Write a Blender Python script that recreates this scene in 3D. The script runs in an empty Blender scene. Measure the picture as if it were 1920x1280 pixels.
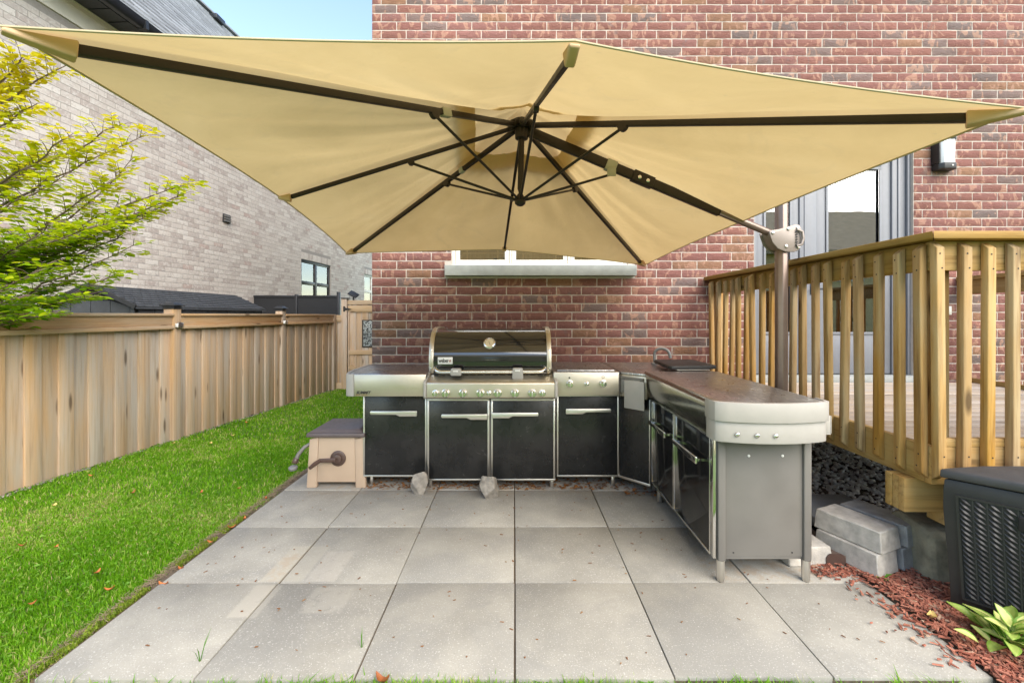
import bpy, bmesh, math, random
import numpy as np
from mathutils import Vector, Matrix, Euler, noise as mnoise

# ---------------------------------------------------------------- camera, sky, sun, exposure
scene = bpy.context.scene
col = scene.collection
R = math.radians
CAM_H = 1.38
cam = bpy.data.cameras.new("camera")
cam.sensor_width = 36.0
cam.lens = 835.0 / 1920.0 * 36.0
cam.shift_x = -5.0 / 1920.0
cam.shift_y = -49.0 / 1920.0
cam.clip_start = 0.05
cam.clip_end = 2000
camo = bpy.data.objects.new("camera", cam)
camo.location = (0, 0, CAM_H)
camo.rotation_euler = (R(90), 0, 0)
col.objects.link(camo)
scene.camera = camo

SUN_EL, SUN_AZ = R(42), R(148)          # azimuth measured from +Y towards +X
world = bpy.data.worlds.new("World")
scene.world = world
world.use_nodes = True
wn = world.node_tree.nodes
wl = world.node_tree.links
bgn = wn["Background"]
sky = wn.new("ShaderNodeTexSky")
sky.sky_type = 'NISHITA'
sky.sun_disc = False
sky.sun_elevation = SUN_EL
sky.sun_rotation = SUN_AZ
sky.air_density = 1.0
sky.dust_density = 0.5
sky.ozone_density = 1.0
wl.new(sky.outputs[0], bgn.inputs[0])
bgn.inputs[1].default_value = 0.12

sun = bpy.data.lights.new("sun", 'SUN')
sun.energy = 1.5
sun.angle = R(65)          # thin high haze: soft light, no hard shadows
sun.color = (1.0, 0.93, 0.82)
suno = bpy.data.objects.new("sun", sun)
d = Vector((math.sin(SUN_AZ) * math.cos(SUN_EL), math.cos(SUN_AZ) * math.cos(SUN_EL), math.sin(SUN_EL)))
suno.rotation_euler = d.to_track_quat('Z', 'Y').to_euler()
suno.location = d * 40
col.objects.link(suno)

vs = scene.view_settings
vs.view_transform = 'Standard'
vs.look = 'None'
vs.gamma = 1.0
vs.exposure = 2.06
vs.use_white_balance = True
vs.white_balance_temperature = 7100
vs.white_balance_tint = 10
scene.cycles.max_bounces = 10
scene.cycles.diffuse_bounces = 5
scene.cycles.caustics_reflective = False
scene.cycles.caustics_refractive = False

rng = random.Random(11)
nr = np.random.default_rng(5)

# ---------------------------------------------------------------- helpers
WORLD = {}

def setp(o, label=None, cat=None, group=None, kind=None):
    if label: o["label"] = label
    if cat: o["category"] = cat
    if group: o["group"] = group
    if kind: o["kind"] = kind
    return o

def empty(name, loc, label=None, cat=None, group=None, kind=None):
    o = bpy.data.objects.new(name, None)
    o.empty_display_size = 0.1
    o.location = loc
    col.objects.link(o)
    WORLD[o] = Vector(loc)
    return setp(o, label, cat, group, kind)

def link(name, me, mat=None, parent=None, loc=(0, 0, 0), rot=None, scale=None):
    """object at WORLD location loc (parents carry no rotation or scale)"""
    o = bpy.data.objects.new(name, me)
    if mat is not None and len(me.materials) == 0:
        me.materials.append(mat)
    w = Vector(loc)
    if parent is not None:
        o.parent = parent
        o.location = w - WORLD[parent]
    else:
        o.location = w
    if rot is not None: o.rotation_euler = rot
    if scale is not None: o.scale = scale
    WORLD[o] = w
    col.objects.link(o)
    return o

class MB:
    def __init__(s):
        s.V = []; s.F = []
    def add(s, vs_, fs):
        n = len(s.V)
        s.V += [tuple(v) for v in vs_]
        s.F += [tuple(i + n for i in f) for f in fs]
        return s
    def box(s, x0, x1, y0, y1, z0, z1, m=None):
        v = [(x0,y0,z0),(x1,y0,z0),(x1,y1,z0),(x0,y1,z0),(x0,y0,z1),(x1,y0,z1),(x1,y1,z1),(x0,y1,z1)]
        if m is not None: v = [tuple(m @ Vector(p)) for p in v]
        return s.add(v, [(0,3,2,1),(4,5,6,7),(0,1,5,4),(1,2,6,5),(2,3,7,6),(3,0,4,7)])
    def hexa(s, a, b):
        """bottom quad a, top quad b (counter-clockwise from above)"""
        return s.add(list(a) + list(b), [(0,3,2,1),(4,5,6,7),(0,1,5,4),(1,2,6,5),(2,3,7,6),(3,0,4,7)])
    def prism(s, poly, a0, a1, axis='z'):
        n = len(poly)
        def P(p, h):
            if axis == 'z': return (p[0], p[1], h)
            if axis == 'x': return (h, p[0], p[1])
            return (p[0], h, p[1])
        v = [P(p, a0) for p in poly] + [P(p, a1) for p in poly]
        f = [tuple(range(n))[::-1], tuple(range(n, 2*n))]
        for i in range(n):
            j = (i + 1) % n
            f.append((i, j, n + j, n + i))
        return s.add(v, f)
    def tube(s, pts, rad, n=10, cap=True, flat=1.0, up=None):
        pts = [Vector(p) for p in pts]
        if not isinstance(rad, (list, tuple)): rad = [rad] * len(pts)
        vs_ = []; prev = None
        for i, p in enumerate(pts):
            t = (pts[min(i+1, len(pts)-1)] - pts[max(i-1, 0)]).normalized()
            if prev is None:
                ref = Vector(up) if up is not None else (Vector((0,0,1)) if abs(t.z) < .95 else Vector((1,0,0)))
                u = ref.cross(t).normalized()
            else:
                u = (prev - t * prev.dot(t)).normalized()
            prev = u
            w = t.cross(u)
            for k in range(n):
                a = 2*math.pi*(k + .5)/n
                vs_.append(p + u*math.cos(a)*rad[i] + w*math.sin(a)*rad[i]*flat)
        fs = []
        for i in range(len(pts)-1):
            for k in range(n):
                k2 = (k+1) % n
                fs.append((i*n+k, i*n+k2, (i+1)*n+k2, (i+1)*n+k))
        if cap:
            fs.append(tuple(range(n))[::-1]); fs.append(tuple(range((len(pts)-1)*n, len(pts)*n)))
        return s.add(vs_, fs)
    def bar(s, a, b, w, h, up=(0,0,1)):
        a = Vector(a); b = Vector(b); t = (b-a).normalized()
        u = Vector(up).cross(t)
        if u.length < 1e-4: u = Vector((1,0,0)).cross(t)
        u.normalize(); v = t.cross(u)
        q = [(-1,-1),(1,-1),(1,1),(-1,1)]
        vs_ = [a + u*x*w/2 + v*y*h/2 for x, y in q] + [b + u*x*w/2 + v*y*h/2 for x, y in q]
        return s.add(vs_, [(0,3,2,1),(4,5,6,7),(0,1,5,4),(1,2,6,5),(2,3,7,6),(3,0,4,7)])
    def lathe(s, prof, c, axis=(0,0,1), n=20):
        """prof: (radius, height along axis)"""
        ax = Vector(axis).normalized(); c = Vector(c)
        u = ax.orthogonal().normalized(); w = ax.cross(u)
        vs_ = []
        for r, h in prof:
            for k in range(n):
                a = 2*math.pi*k/n
                vs_.append(c + ax*h + (u*math.cos(a) + w*math.sin(a))*r)
        fs = []
        for i in range(len(prof)-1):
            for k in range(n):
                k2 = (k+1) % n
                fs.append((i*n+k, i*n+k2, (i+1)*n+k2, (i+1)*n+k))
        fs.append(tuple(range(n))[::-1]); fs.append(tuple(range((len(prof)-1)*n, len(prof)*n)))
        return s.add(vs_, fs)
    def mesh(s, name, origin=(0,0,0), bevel=0.0, seg=2, smooth=None):
        o = Vector(origin)
        me = bpy.data.meshes.new(name)
        me.from_pydata([tuple(Vector(v) - o) for v in s.V], [], s.F)
        bm = bmesh.new(); bm.from_mesh(me)
        bmesh.ops.recalc_face_normals(bm, faces=bm.faces)
        if bevel > 0:
            es = [e for e in bm.edges if len(e.link_faces) == 2 and e.calc_face_angle(0) > R(28)]
            bmesh.ops.bevel(bm, geom=es, offset=bevel, segments=seg, affect='EDGES', clamp_overlap=True, profile=.5)
            if smooth is None: smooth = 40
        bm.to_mesh(me); bm.free()
        if smooth is not None:
            me.polygons.foreach_set("use_smooth", [True]*len(me.polygons))
            me.set_sharp_from_angle(angle=R(smooth))
        me.update()
        return me
    def build(s, name, mat, parent=None, bevel=0.0, seg=2, smooth=None, origin=None):
        if origin is None:
            a = np.array(s.V)
            c = (a.min(0) + a.max(0)) / 2
            origin = (c[0], c[1], a[:, 2].min())
        me = s.mesh(name, origin, bevel, seg, smooth)
        return link(name, me, mat, parent, origin)

def box(name, mat, parent, x0, x1, y0, y1, z0, z1, bevel=0.0, seg=2):
    return MB().box(x0, x1, y0, y1, z0, z1).build(name, mat, parent, bevel, seg)

def np_mesh(name, V, F, attr=None, smooth=False):
    """V (n,3) F (m,k) arrays; attr per-face float stored as 'rnd'"""
    V = np.asarray(V, dtype=np.float32); F = np.asarray(F, dtype=np.int32)
    me = bpy.data.meshes.new(name)
    k = F.shape[1]
    me.vertices.add(len(V)); me.vertices.foreach_set("co", V.ravel())
    me.loops.add(F.size); me.loops.foreach_set("vertex_index", F.ravel())
    me.polygons.add(len(F))
    me.polygons.foreach_set("loop_start", np.arange(0, F.size, k, dtype=np.int32))
    me.polygons.foreach_set("loop_total", np.full(len(F), k, dtype=np.int32))
    me.polygons.foreach_set("use_smooth", np.full(len(F), bool(smooth)))
    me.update(calc_edges=True)
    if attr is not None:
        at = me.attributes.new("rnd", 'FLOAT', 'FACE')
        at.data.foreach_set("value", np.asarray(attr, dtype=np.float32))
    me.validate()
    return me

def scatter(name, protoV, protoF, pos, rotz, tilt, scl, mat, parent=None, rnd=None, origin=(0,0,0), kind='stuff', smooth=False, yaw2=None):
    """one joined mesh of many small copies"""
    pV = np.asarray(protoV, float); pF = np.asarray(protoF, int)
    n = len(pos); m = len(pV)
    scl = np.asarray(scl, float)
    if scl.ndim == 1: scl = np.repeat(scl[:, None], 3, 1)
    P = pV[None] * scl[:, None, :]
    def rotx(P, a):
        c, s_ = np.cos(a)[:, None], np.sin(a)[:, None]
        y = P[..., 1]*c - P[..., 2]*s_; z = P[..., 1]*s_ + P[..., 2]*c
        return np.stack([P[..., 0], y, z], -1)
    def roty(P, a):
        c, s_ = np.cos(a)[:, None], np.sin(a)[:, None]
        x = P[..., 0]*c + P[..., 2]*s_; z = -P[..., 0]*s_ + P[..., 2]*c
        return np.stack([x, P[..., 1], z], -1)
    def rotz_(P, a):
        c, s_ = np.cos(a)[:, None], np.sin(a)[:, None]
        x = P[..., 0]*c - P[..., 1]*s_; y = P[..., 0]*s_ + P[..., 1]*c
        return np.stack([x, y, P[..., 2]], -1)
    if yaw2 is not None: P = roty(P, np.asarray(yaw2))
    P = rotx(P, np.asarray(tilt)); P = rotz_(P, np.asarray(rotz))
    P = P + np.asarray(pos)[:, None, :] - np.asarray(origin)[None, None, :]
    F = pF[None] + (np.arange(n)*m)[:, None, None]
    if rnd is None: rnd = nr.random(n)
    me = np_mesh(name, P.reshape(-1, 3), F.reshape(-1, pF.shape[1]), np.repeat(rnd, len(pF)), smooth)
    o = link(name, me, mat, parent, origin)
    if kind: o["kind"] = kind
    return o

def rot_about(c, ang, axis='Z'):
    return Matrix.Translation(Vector(c)) @ Matrix.Rotation(ang, 4, axis) @ Matrix.Translation(-Vector(c))

BOXV = [(-.5,-.5,-.5),(.5,-.5,-.5),(.5,.5,-.5),(-.5,.5,-.5),(-.5,-.5,.5),(.5,-.5,.5),(.5,.5,.5),(-.5,.5,.5)]
BOXF = [(0,3,2,1),(4,5,6,7),(0,1,5,4),(1,2,6,5),(2,3,7,6),(3,0,4,7)]

# ---------------------------------------------------------------- materials
class Nodes:
    def __init__(s, name):
        s.m = bpy.data.materials.new(name); s.m.use_nodes = True
        s.t = s.m.node_tree; s.n = s.t.nodes; s.l = s.t.links
        s.b = s.n["Principled BSDF"]; s.out = s.n["Material Output"]
    def new(s, typ, **kw):
        n = s.n.new(typ)
        for k, v in kw.items(): setattr(n, k, v)
        return n
    def put(s, sock, v):
        if isinstance(v, bpy.types.NodeSocket): s.l.new(v, sock)
        else: sock.default_value = v
    def math(s, op, a, b=None, c=None, clamp=False):
        n = s.new("ShaderNodeMath", operation=op); n.use_clamp = clamp
        s.put(n.inputs[0], a)
        if b is not None: s.put(n.inputs[1], b)
        if c is not None: s.put(n.inputs[2], c)
        return n.outputs[0]
    def rnd(s):
        """one random number for each piece, whether an object or a face island"""
        a = s.new("ShaderNodeAttribute", attribute_name="rnd")
        o = s.new("ShaderNodeObjectInfo")
        return s.math('FRACT', s.math('ADD', a.outputs["Fac"], o.outputs["Random"]))
    def coords(s, stretch=(1,1,1), r=None, world=False, amp=41.0):
        if world:
            v = s.new("ShaderNodeNewGeometry").outputs["Position"]
        else:
            v = s.new("ShaderNodeTexCoord").outputs["Object"]
        if r is not None:
            k = s.new("ShaderNodeVectorMath", operation='SCALE')
            k.inputs[0].default_value = (1.0, 1.7, .63); s.put(k.inputs["Scale"], s.math('MULTIPLY', r, amp))
            a = s.new("ShaderNodeVectorMath", operation='ADD'); s.put(a.inputs[0], v); s.put(a.inputs[1], k.outputs[0]); v = a.outputs[0]
        mp = s.new("ShaderNodeMapping"); s.put(mp.inputs[0], v); mp.inputs["Scale"].default_value = stretch
        return mp.outputs[0]
    def noise(s, vec, scale, detail=5, rough=.55, dist=0.0):
        n = s.new("ShaderNodeTexNoise"); s.put(n.inputs["Vector"], vec)
        n.inputs["Scale"].default_value = scale; n.inputs["Detail"].default_value = detail
        n.inputs["Roughness"].default_value = rough; n.inputs["Distortion"].default_value = dist
        return n.outputs["Fac"]
    def voro(s, vec, scale, feature='F1', out="Distance"):
        n = s.new("ShaderNodeTexVoronoi", feature=feature); s.put(n.inputs["Vector"], vec); n.inputs["Scale"].default_value = scale
        return n.outputs[out]
    def ramp(s, fac, stops, interp='LINEAR'):
        n = s.new("ShaderNodeValToRGB"); n.color_ramp.interpolation = interp
        cr = n.color_ramp
        while len(cr.elements) < len(stops): cr.elements.new(.5)
        for e, (p, c) in zip(cr.elements, stops):
            e.position = p; e.color = (*c, 1) if len(c) == 3 else c
        s.put(n.inputs[0], fac)
        return n.outputs["Color"]
    def mix(s, f, a, b, mode='MIX'):
        n = s.new("ShaderNodeMix", data_type='RGBA', blend_type=mode); n.clamp_factor = True
        s.put(n.inputs["Factor"], f)
        for sock, v in ((n.inputs[6], a), (n.inputs[7], b)):
            if isinstance(v, tuple): v = (*v, 1) if len(v) == 3 else v
            s.put(sock, v)
        return n.outputs[2]
    def hsv(s, c, h=.5, sat=1.0, v=1.0):
        n = s.new("ShaderNodeHueSaturation"); s.put(n.inputs["Color"], c)
        s.put(n.inputs["Hue"], h); s.put(n.inputs["Saturation"], sat); s.put(n.inputs["Value"], v)
        return n.outputs[0]
    def span(s, f, a, b, lo=0.0, hi=1.0):
        n = s.new("ShaderNodeMapRange"); s.put(n.inputs[0], f)
        n.inputs[1].default_value = a; n.inputs[2].default_value = b; n.inputs[3].default_value = lo; n.inputs[4].default_value = hi
        return n.outputs[0]
    def bump(s, h, strength, dist=.01):
        n = s.new("ShaderNodeBump"); s.put(n.inputs["Height"], h)
        n.inputs["Strength"].default_value = strength; n.inputs["Distance"].default_value = dist
        return n.outputs[0]
    def done(s, color=None, rough=None, metal=None, normal=None, spec=None):
        if color is not None:
            if isinstance(color, tuple) and len(color) == 3: color = (*color, 1)
            s.put(s.b.inputs["Base Color"], color)
        if rough is not None: s.put(s.b.inputs["Roughness"], rough)
        if metal is not None: s.put(s.b.inputs["Metallic"], metal)
        if normal is not None: s.put(s.b.inputs["Normal"], normal)
        if spec is not None: s.put(s.b.inputs["Specular IOR Level"], spec)
        return s.m

def plain(name, c, rough=.5, metal=0.0, var=.12, scale=14.0, bump=.0, bscale=120.0, rndv=0.0, spec=.5, stretch=(1,1,1), rvar=.12):
    N = Nodes(name); r = N.rnd(); v = N.coords(stretch, r)
    f = N.noise(v, scale)
    base = N.ramp(f, [(.25, tuple(x*(1-var) for x in c)), (.75, tuple(min(1, x*(1+var)) for x in c))])
    if rndv: base = N.hsv(base, v=N.span(r, 0, 1, 1-rndv, 1+rndv))
    ro = N.span(N.noise(v, scale*2.3), .3, .7, max(.02, rough-rvar*rough), min(1, rough+rvar*rough))
    nm = N.bump(N.noise(v, bscale, 4), bump, .004) if bump else None
    return N.done(base, ro, metal, nm, spec)

def wood(name, axis, fresh, grey, dark, mixg=.5, rough=.75, knots=True, streak=1.0, rndv=.14):
    N = Nodes(name); r = N.rnd()
    st = {'x': (1.2, 26, 26), 'y': (26, 1.2, 26), 'z': (26, 26, 1.2)}[axis]
    v = N.coords(st, r); v2 = N.coords((1, 1, 1), r)
    lo = {'x': (.6, 4, 4), 'y': (4, .6, 4), 'z': (4, 4, .6)}[axis]
    v3 = N.coords(lo, r)
    grain = N.noise(v, 1.6, 6, .62, .3)
    big = N.noise(v3, 1.5, 4, .6)
    c = N.mix(N.span(big, .5-.22*mixg-.1, .72-.22*mixg+.05), fresh, grey)
    c = N.mix(N.span(grain, .48, .78, 0, .62*streak), c, dark)
    c = N.mix(N.span(N.noise(v, 5.0, 3), .55, .8, 0, .30), c, tuple(min(1, x*1.35) for x in fresh))
    if knots:
        kv = N.coords({'x': (2.0, 7, 7), 'y': (7, 2.0, 7), 'z': (7, 7, 2.0)}[axis], r)
        k = N.voro(kv, 1.0)
        c = N.mix(N.span(k, .07, .16, .8, 0), c, tuple(x*.35 for x in dark))
    c = N.hsv(c, sat=N.span(r, 0, 1, .92, 1.08), v=N.span(N.math('FRACT', N.math('MULTIPLY', r, 7.31)), 0, 1, 1-rndv, 1+rndv))
    nm = N.bump(N.math('ADD', grain, N.math('MULTIPLY', N.noise(v, 6, 3), .4)), .35, .004)
    return N.done(c, N.span(grain, .3, .8, rough-.08, rough+.1), 0, nm, .35)

def red_brick_mat():
    N = Nodes("red_brick"); r = N.rnd()
    v = N.coords((1, 1, 1), r)
    base = N.ramp(r, [(0, (.195,.075,.060)), (.22, (.225,.088,.070)), (.40, (.205,.078,.067)), (.56, (.215,.090,.080)), (.70, (.235,.120,.068)), (.80, (.19,.072,.060)), (.86, (.125,.098,.095)), (.93, (.155,.110,.103)), (1.0, (.140,.110,.105))], 'CONSTANT')
    va = N.coords((1, 1, 2.6), r)
    cre = N.noise(va, 16, 5, .65, .9)
    c = N.mix(N.span(cre, .52, .72, 0, .55), base, (.12,.035,.032))
    vb = N.coords((1.35, 1, .75), r)
    bl = N.noise(vb, 9.5, 2, .45, 1.1)
    c = N.mix(N.span(bl, .565, .61, 0, .62), c, (.42,.235,.165))
    sm = N.noise(vb, 6.5, 3, .5, .6)
    c = N.mix(N.span(sm, .63, .70, 0, .55), c, (.14,.11,.11))
    c = N.mix(N.span(N.noise(v, 90, 3), .62, .75, 0, .35), c, (.55,.42,.36))
    big = N.noise(N.coords((1,1,1), None, True), .9, 3)
    c = N.mix(.14, c, (.30,.205,.175))
    c = N.hsv(c, v=N.span(big, .3, .7, .84, 1.14))
    nm = N.bump(N.math('ADD', N.math('MULTIPLY', cre, 1.2), N.math('MULTIPLY', N.noise(v, 60, 4), .3)), .75, .012)
    return N.done(c, .86, 0, nm, .25)

def grey_brick_mat():
    N = Nodes("pale_grey_brick"); r = N.rnd()
    v = N.coords((1, 1, 1), r)
    base = N.ramp(r, [(0, (.63,.58,.53)), (.25, (.58,.53,.485)), (.42, (.67,.63,.58)), (.56, (.52,.465,.425)), (.70, (.61,.56,.51)), (.84, (.47,.41,.375)), (.95, (.50,.40,.36)), (.975, (.60,.55,.50))], 'CONSTANT')
    f = N.noise(v, 16, 5, .65, .9)
    c = N.mix(N.span(f, .50, .60, 0, .7), base, (.66,.63,.59))
    c = N.mix(N.span(N.noise(v, 21, 4, .6, 1.2), .54, .62, 0, .5), c, (.40,.345,.315))
    nm = N.bump(N.noise(v, 40, 4), .2, .004)
    return N.done(c, .88, 0, nm, .25)

def slab_mat():
    N = Nodes("concrete_slab"); r = N.rnd()
    v = N.coords((1, 1, 1), r); w = N.coords((1,1,1), None, True)
    f = N.noise(v, 2.6, 6, .6)
    c = N.ramp(f, [(.28, (.25,.240,.212)), (.5, (.318,.306,.270)), (.72, (.385,.369,.324))])
    c = N.mix(N.span(N.noise(w, 1.7, 5, .65, .5), .47, .60, 0, .55), c, (.245,.241,.225))
    # fine aggregate: pale and dark grains
    g = N.voro(w, 210)
    c = N.mix(N.span(N.noise(w, 150, 2), .60, .70, 0, .55), c, (.62,.60,.56))
    c = N.mix(N.span(N.noise(w, 120, 3), .62, .72, 0, .35), c, (.15,.145,.13))
    c = N.mix(N.span(g, .05, .12, .55, 0), c, (.62,.60,.56))
    # rust and clay marks left by things that stood here
    sep = N.new("ShaderNodeSeparateXYZ"); N.put(sep.inputs[0], w)
    def patch(c, x0, x1, y0, y1, colr, amt, soft=.025, thr=(.42, .6)):
        X, Y = sep.outputs[0], sep.outputs[1]
        k = N.math('MULTIPLY', N.span(X, x0, x0+soft), N.span(X, x1, x1-soft))
        k = N.math('MULTIPLY', k, N.math('MULTIPLY', N.span(Y, y0, y0+soft), N.span(Y, y1, y1-soft)))
        k = N.math('MULTIPLY', k, N.span(N.noise(w, 16, 4, .7), *thr))
        return N.mix(N.math('MULTIPLY', k, amt), c, colr)
    c = patch(c, -1.335, -1.215, 2.31, 2.60, (.30,.215,.145), .75)
    c = patch(c, -1.335, -1.10, 2.31, 2.68, (.44,.41,.34), .45, .015, (.2, .4))
    c = patch(c, -1.33, -1.18, 2.03, 2.29, (.46,.43,.37), .6, .015, (.25, .42))
    c = patch(c, -1.10, -.93, 2.31, 2.62, (.43,.40,.35), .55, .015, (.3, .45))
    c = patch(c, -1.02, -.80, 2.06, 2.28, (.43,.41,.36), .5, .02, (.3, .48))
    c = patch(c, -1.7, 1.8, 3.35, 4.8, (.33,.24,.16), .55, .25, (.45, .62))
    c = patch(c, 1.0, 1.7, 2.28, 2.6, (.33,.245,.165), .5, .08, (.45, .6))
    c = N.hsv(c, v=N.span(r, 0, 1, .93, 1.07))
    nm = N.bump(N.math('ADD', N.noise(w, 240, 3), N.math('MULTIPLY', f, 1.5)), .38, .004)
    return N.done(c, .86, 0, nm, .3)

def steel_mat(name, c=(.66,.60,.50), rough=.42, axis='x', smudge=.5):
    N = Nodes(name); r = N.rnd()
    st = {'x': (2, 260, 260), 'y': (260, 2, 260), 'z': (260, 260, 2)}[axis]
    v = N.coords(st, r); v2 = N.coords((1,1,1), r)
    br = N.noise(v, 1.0, 3, .6)
    sm = N.noise(v2, 7, 5, .65, .8)
    base = N.mix(N.span(sm, .45, .75, 0, .35*smudge), tuple(c), tuple(x*.62 for x in c))
    base = N.mix(N.span(br, .35, .7, 0, .16 if smudge > .1 else .03), base, tuple(x*.6 for x in c))
    ro = N.math('ADD', N.span(br, .3, .7, rough-(.06 if smudge > .1 else .01), rough+(.07 if smudge > .1 else .01)), N.span(sm, .4, .7, -.03, .12*smudge))
    return N.done(base, ro, 1.0, N.bump(br, .04 if smudge > .1 else .0, .001))

def scratched_top():
    N = Nodes("scratched_steel_top"); v = N.coords((1,1,1)); w = N.coords((2, 40, 2))
    a = N.noise(N.coords((30, 3, 1)), 2.2, 4, .6, 2.2)
    b = N.noise(N.coords((5, 26, 1)), 2.0, 4, .6, 2.6)
    sm = N.noise(v, 9, 5, .65, .7)
    base = N.mix(N.span(sm, .42, .68, 0, .7), (.43,.435,.44), (.33,.33,.335))
    base = N.mix(N.span(a, .58, .62, 0, .75), base, (.85,.81,.77))
    base = N.mix(N.span(b, .60, .63, 0, .7), base, (.85,.81,.77))
    return N.done(base, N.span(sm, .35, .7, .26, .38), 1.0, N.bump(sm, .06, .002))

def enamel_mat(name, c=(.012,.012,.013), rough=.16, dust=.35):
    N = Nodes(name); r = N.rnd(); v = N.coords((1,1,1), r)
    d1 = N.noise(v, 5, 6, .7, .4); sp = N.noise(v, 85, 2, .5); dr = N.noise(N.coords((60, 60, 1.5), r), 1.0, 3)
    c1 = N.mix(N.span(d1, .4, .8, 0, dust*.35), c, (.12,.115,.11))
    c1 = N.mix(N.math('MULTIPLY', N.span(sp, .74, .78, 0, 1), dust*.8), c1, (.30,.29,.27))
    c1 = N.mix(N.math('MULTIPLY', N.span(dr, .72, .78, 0, 1), dust*.15), c1, (.12,.115,.11))
    return N.done(c1, N.span(d1, .3, .75, rough, rough+.22*dust), 0, N.bump(N.noise(v, 3, 2), .02, .01), .5)

def canopy_mat():
    N = Nodes("tan_canopy_cloth"); v = N.coords((1,1,1))
    f = N.noise(v, 1.8, 5, .6, .5); g = N.noise(v, 420, 2)
    c = N.ramp(f, [(.25, (.58,.425,.20)), (.55, (.655,.485,.235)), (.8, (.70,.53,.27))])
    c = N.mix(N.span(N.noise(v, 26, 3), .70, .76, 0, .2), c, (.40,.31,.19))
    c = N.mix(N.span(N.noise(N.coords((1, 1, 1)), 3.1, 5, .7, 1.5), .56, .72, 0, .22), c, (.46,.36,.20))
    di = N.new("ShaderNodeBsdfDiffuse"); tr = N.new("ShaderNodeBsdfTranslucent")
    mx = N.new("ShaderNodeMixShader"); mx.inputs[0].default_value = .42
    nm = N.bump(N.math('ADD', N.math('MULTIPLY', N.noise(N.coords((1,1,1)), 6, 3, .5, 1.2), 2.2), N.math('MULTIPLY', g, .15)), .3, .02)
    N.put(di.inputs[0], c); N.put(tr.inputs[0], c); N.put(di.inputs["Normal"], nm)
    N.l.new(di.outputs[0], mx.inputs[1]); N.l.new(tr.outputs[0], mx.inputs[2]); N.l.new(mx.outputs[0], N.out.inputs[0])
    return N.m

def leaf_mat(name, stops, trans=.35, rough=.5):
    N = Nodes(name)
    a = N.new("ShaderNodeAttribute", attribute_name="rnd")
    o = N.new("ShaderNodeObjectInfo")
    c = N.ramp(a.outputs["Fac"], stops)
    c = N.hsv(c, v=N.span(N.noise(N.coords((1,1,1)), 30, 2), .3, .7, .85, 1.15))
    N.done(c, rough, 0, None, .3)
    tr = N.new("ShaderNodeBsdfTranslucent"); N.put(tr.inputs[0], c)
    mx = N.new("ShaderNodeMixShader"); mx.inputs[0].default_value = trans
    N.l.new(N.b.outputs[0], mx.inputs[1]); N.l.new(tr.outputs[0], mx.inputs[2]); N.l.new(mx.outputs[0], N.out.inputs[0])
    return N.m

def hosta_mat():
    N = Nodes("variegated_leaf"); t = N.new("ShaderNodeTexCoord").outputs["UV"]
    s = N.new("ShaderNodeSeparateXYZ"); N.put(s.inputs[0], t)
    e = N.math('ABSOLUTE', N.math('SUBTRACT', s.outputs[0], .5))
    r = N.rnd(); v = N.coords((1,1,1), r)
    k = N.math('ADD', e, N.math('MULTIPLY', N.math('SUBTRACT', N.noise(v, 38, 3), .5), .35))
    c = N.mix(N.span(k, .30, .38), (.60,.62,.22), (.17,.33,.045))
    c = N.mix(N.span(r, .58, .62, 0, .7), c, (.26,.42,.07))
    N.done(c, .42, 0, N.bump(N.math('SINE', N.math('MULTIPLY', s.outputs[0], 60)), .12, .002), .4)
    tr = N.new("ShaderNodeBsdfTranslucent"); N.put(tr.inputs[0], c)
    mx = N.new("ShaderNodeMixShader"); mx.inputs[0].default_value = .25
    N.l.new(N.b.outputs[0], mx.inputs[1]); N.l.new(tr.outputs[0], mx.inputs[2]); N.l.new(mx.outputs[0], N.out.inputs[0])
    return N.m

def glass_mat(name, ior=3.0, tint=(.86,.9,.9)):
    N = Nodes(name)
    fr = N.new("ShaderNodeFresnel"); fr.inputs[0].default_value = ior
    gl = N.new("ShaderNodeBsdfGlossy"); gl.inputs["Roughness"].default_value = .012; gl.inputs["Color"].default_value = (1,1,1,1)
    N.put(gl.inputs["Normal"], N.bump(N.noise(N.coords((1,1,1)), 1.6, 2), .03, .02))
    tp = N.new("ShaderNodeBsdfTransparent"); tp.inputs[0].default_value = (*tint, 1)
    mx = N.new("ShaderNodeMixShader"); N.l.new(fr.outputs[0], mx.inputs[0])
    N.l.new(tp.outputs[0], mx.inputs[1]); N.l.new(gl.outputs[0], mx.inputs[2]); N.l.new(mx.outputs[0], N.out.inputs[0])
    return N.m

M = {}
M['brick'] = red_brick_mat()
M['gbrick'] = grey_brick_mat()
M['mortar'] = plain('mortar', (.52,.465,.41), .92, var=.1, scale=30, bump=.4)
M['gmortar'] = plain('pale_mortar', (.36,.335,.31), .92, var=.1, scale=30, bump=.4)
M['slab'] = slab_mat()
M['steel'] = steel_mat('brushed_steel')
M['steel_z'] = steel_mat('brushed_steel_upright', axis='z')
M['steel_y'] = steel_mat('brushed_steel_sideways', (.56,.53,.48), .20, axis='y', smudge=.08)
M['top'] = scratched_top()
M['chrome'] = plain('chrome', (.78,.77,.75), .13, 1.0, var=.03, rvar=.05)
M['satin'] = plain('satin_steel', (.74,.72,.68), .34, 1.0, var=.03, rvar=.04)
M['enamel'] = enamel_mat('black_enamel', (.010,.010,.011), .09, .2)
for _m in (M['enamel'],):
    _b = _m.node_tree.nodes['Principled BSDF']; _b.inputs['Specular IOR Level'].default_value = .6; _b.inputs['Coat Weight'].default_value = .65; _b.inputs['Coat Roughness'].default_value = .03; _b.inputs['Coat IOR'].default_value = 1.7
M['door'] = enamel_mat('black_door_panel', (.011,.0115,.012), .20, .45)
M['gloss_door'] = enamel_mat('glossy_black_panel', (.009,.009,.010), .09, .25)
M['greypl'] = plain('light_grey_plastic', (.40,.378,.35), .42, var=.05, bump=.05)
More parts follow.
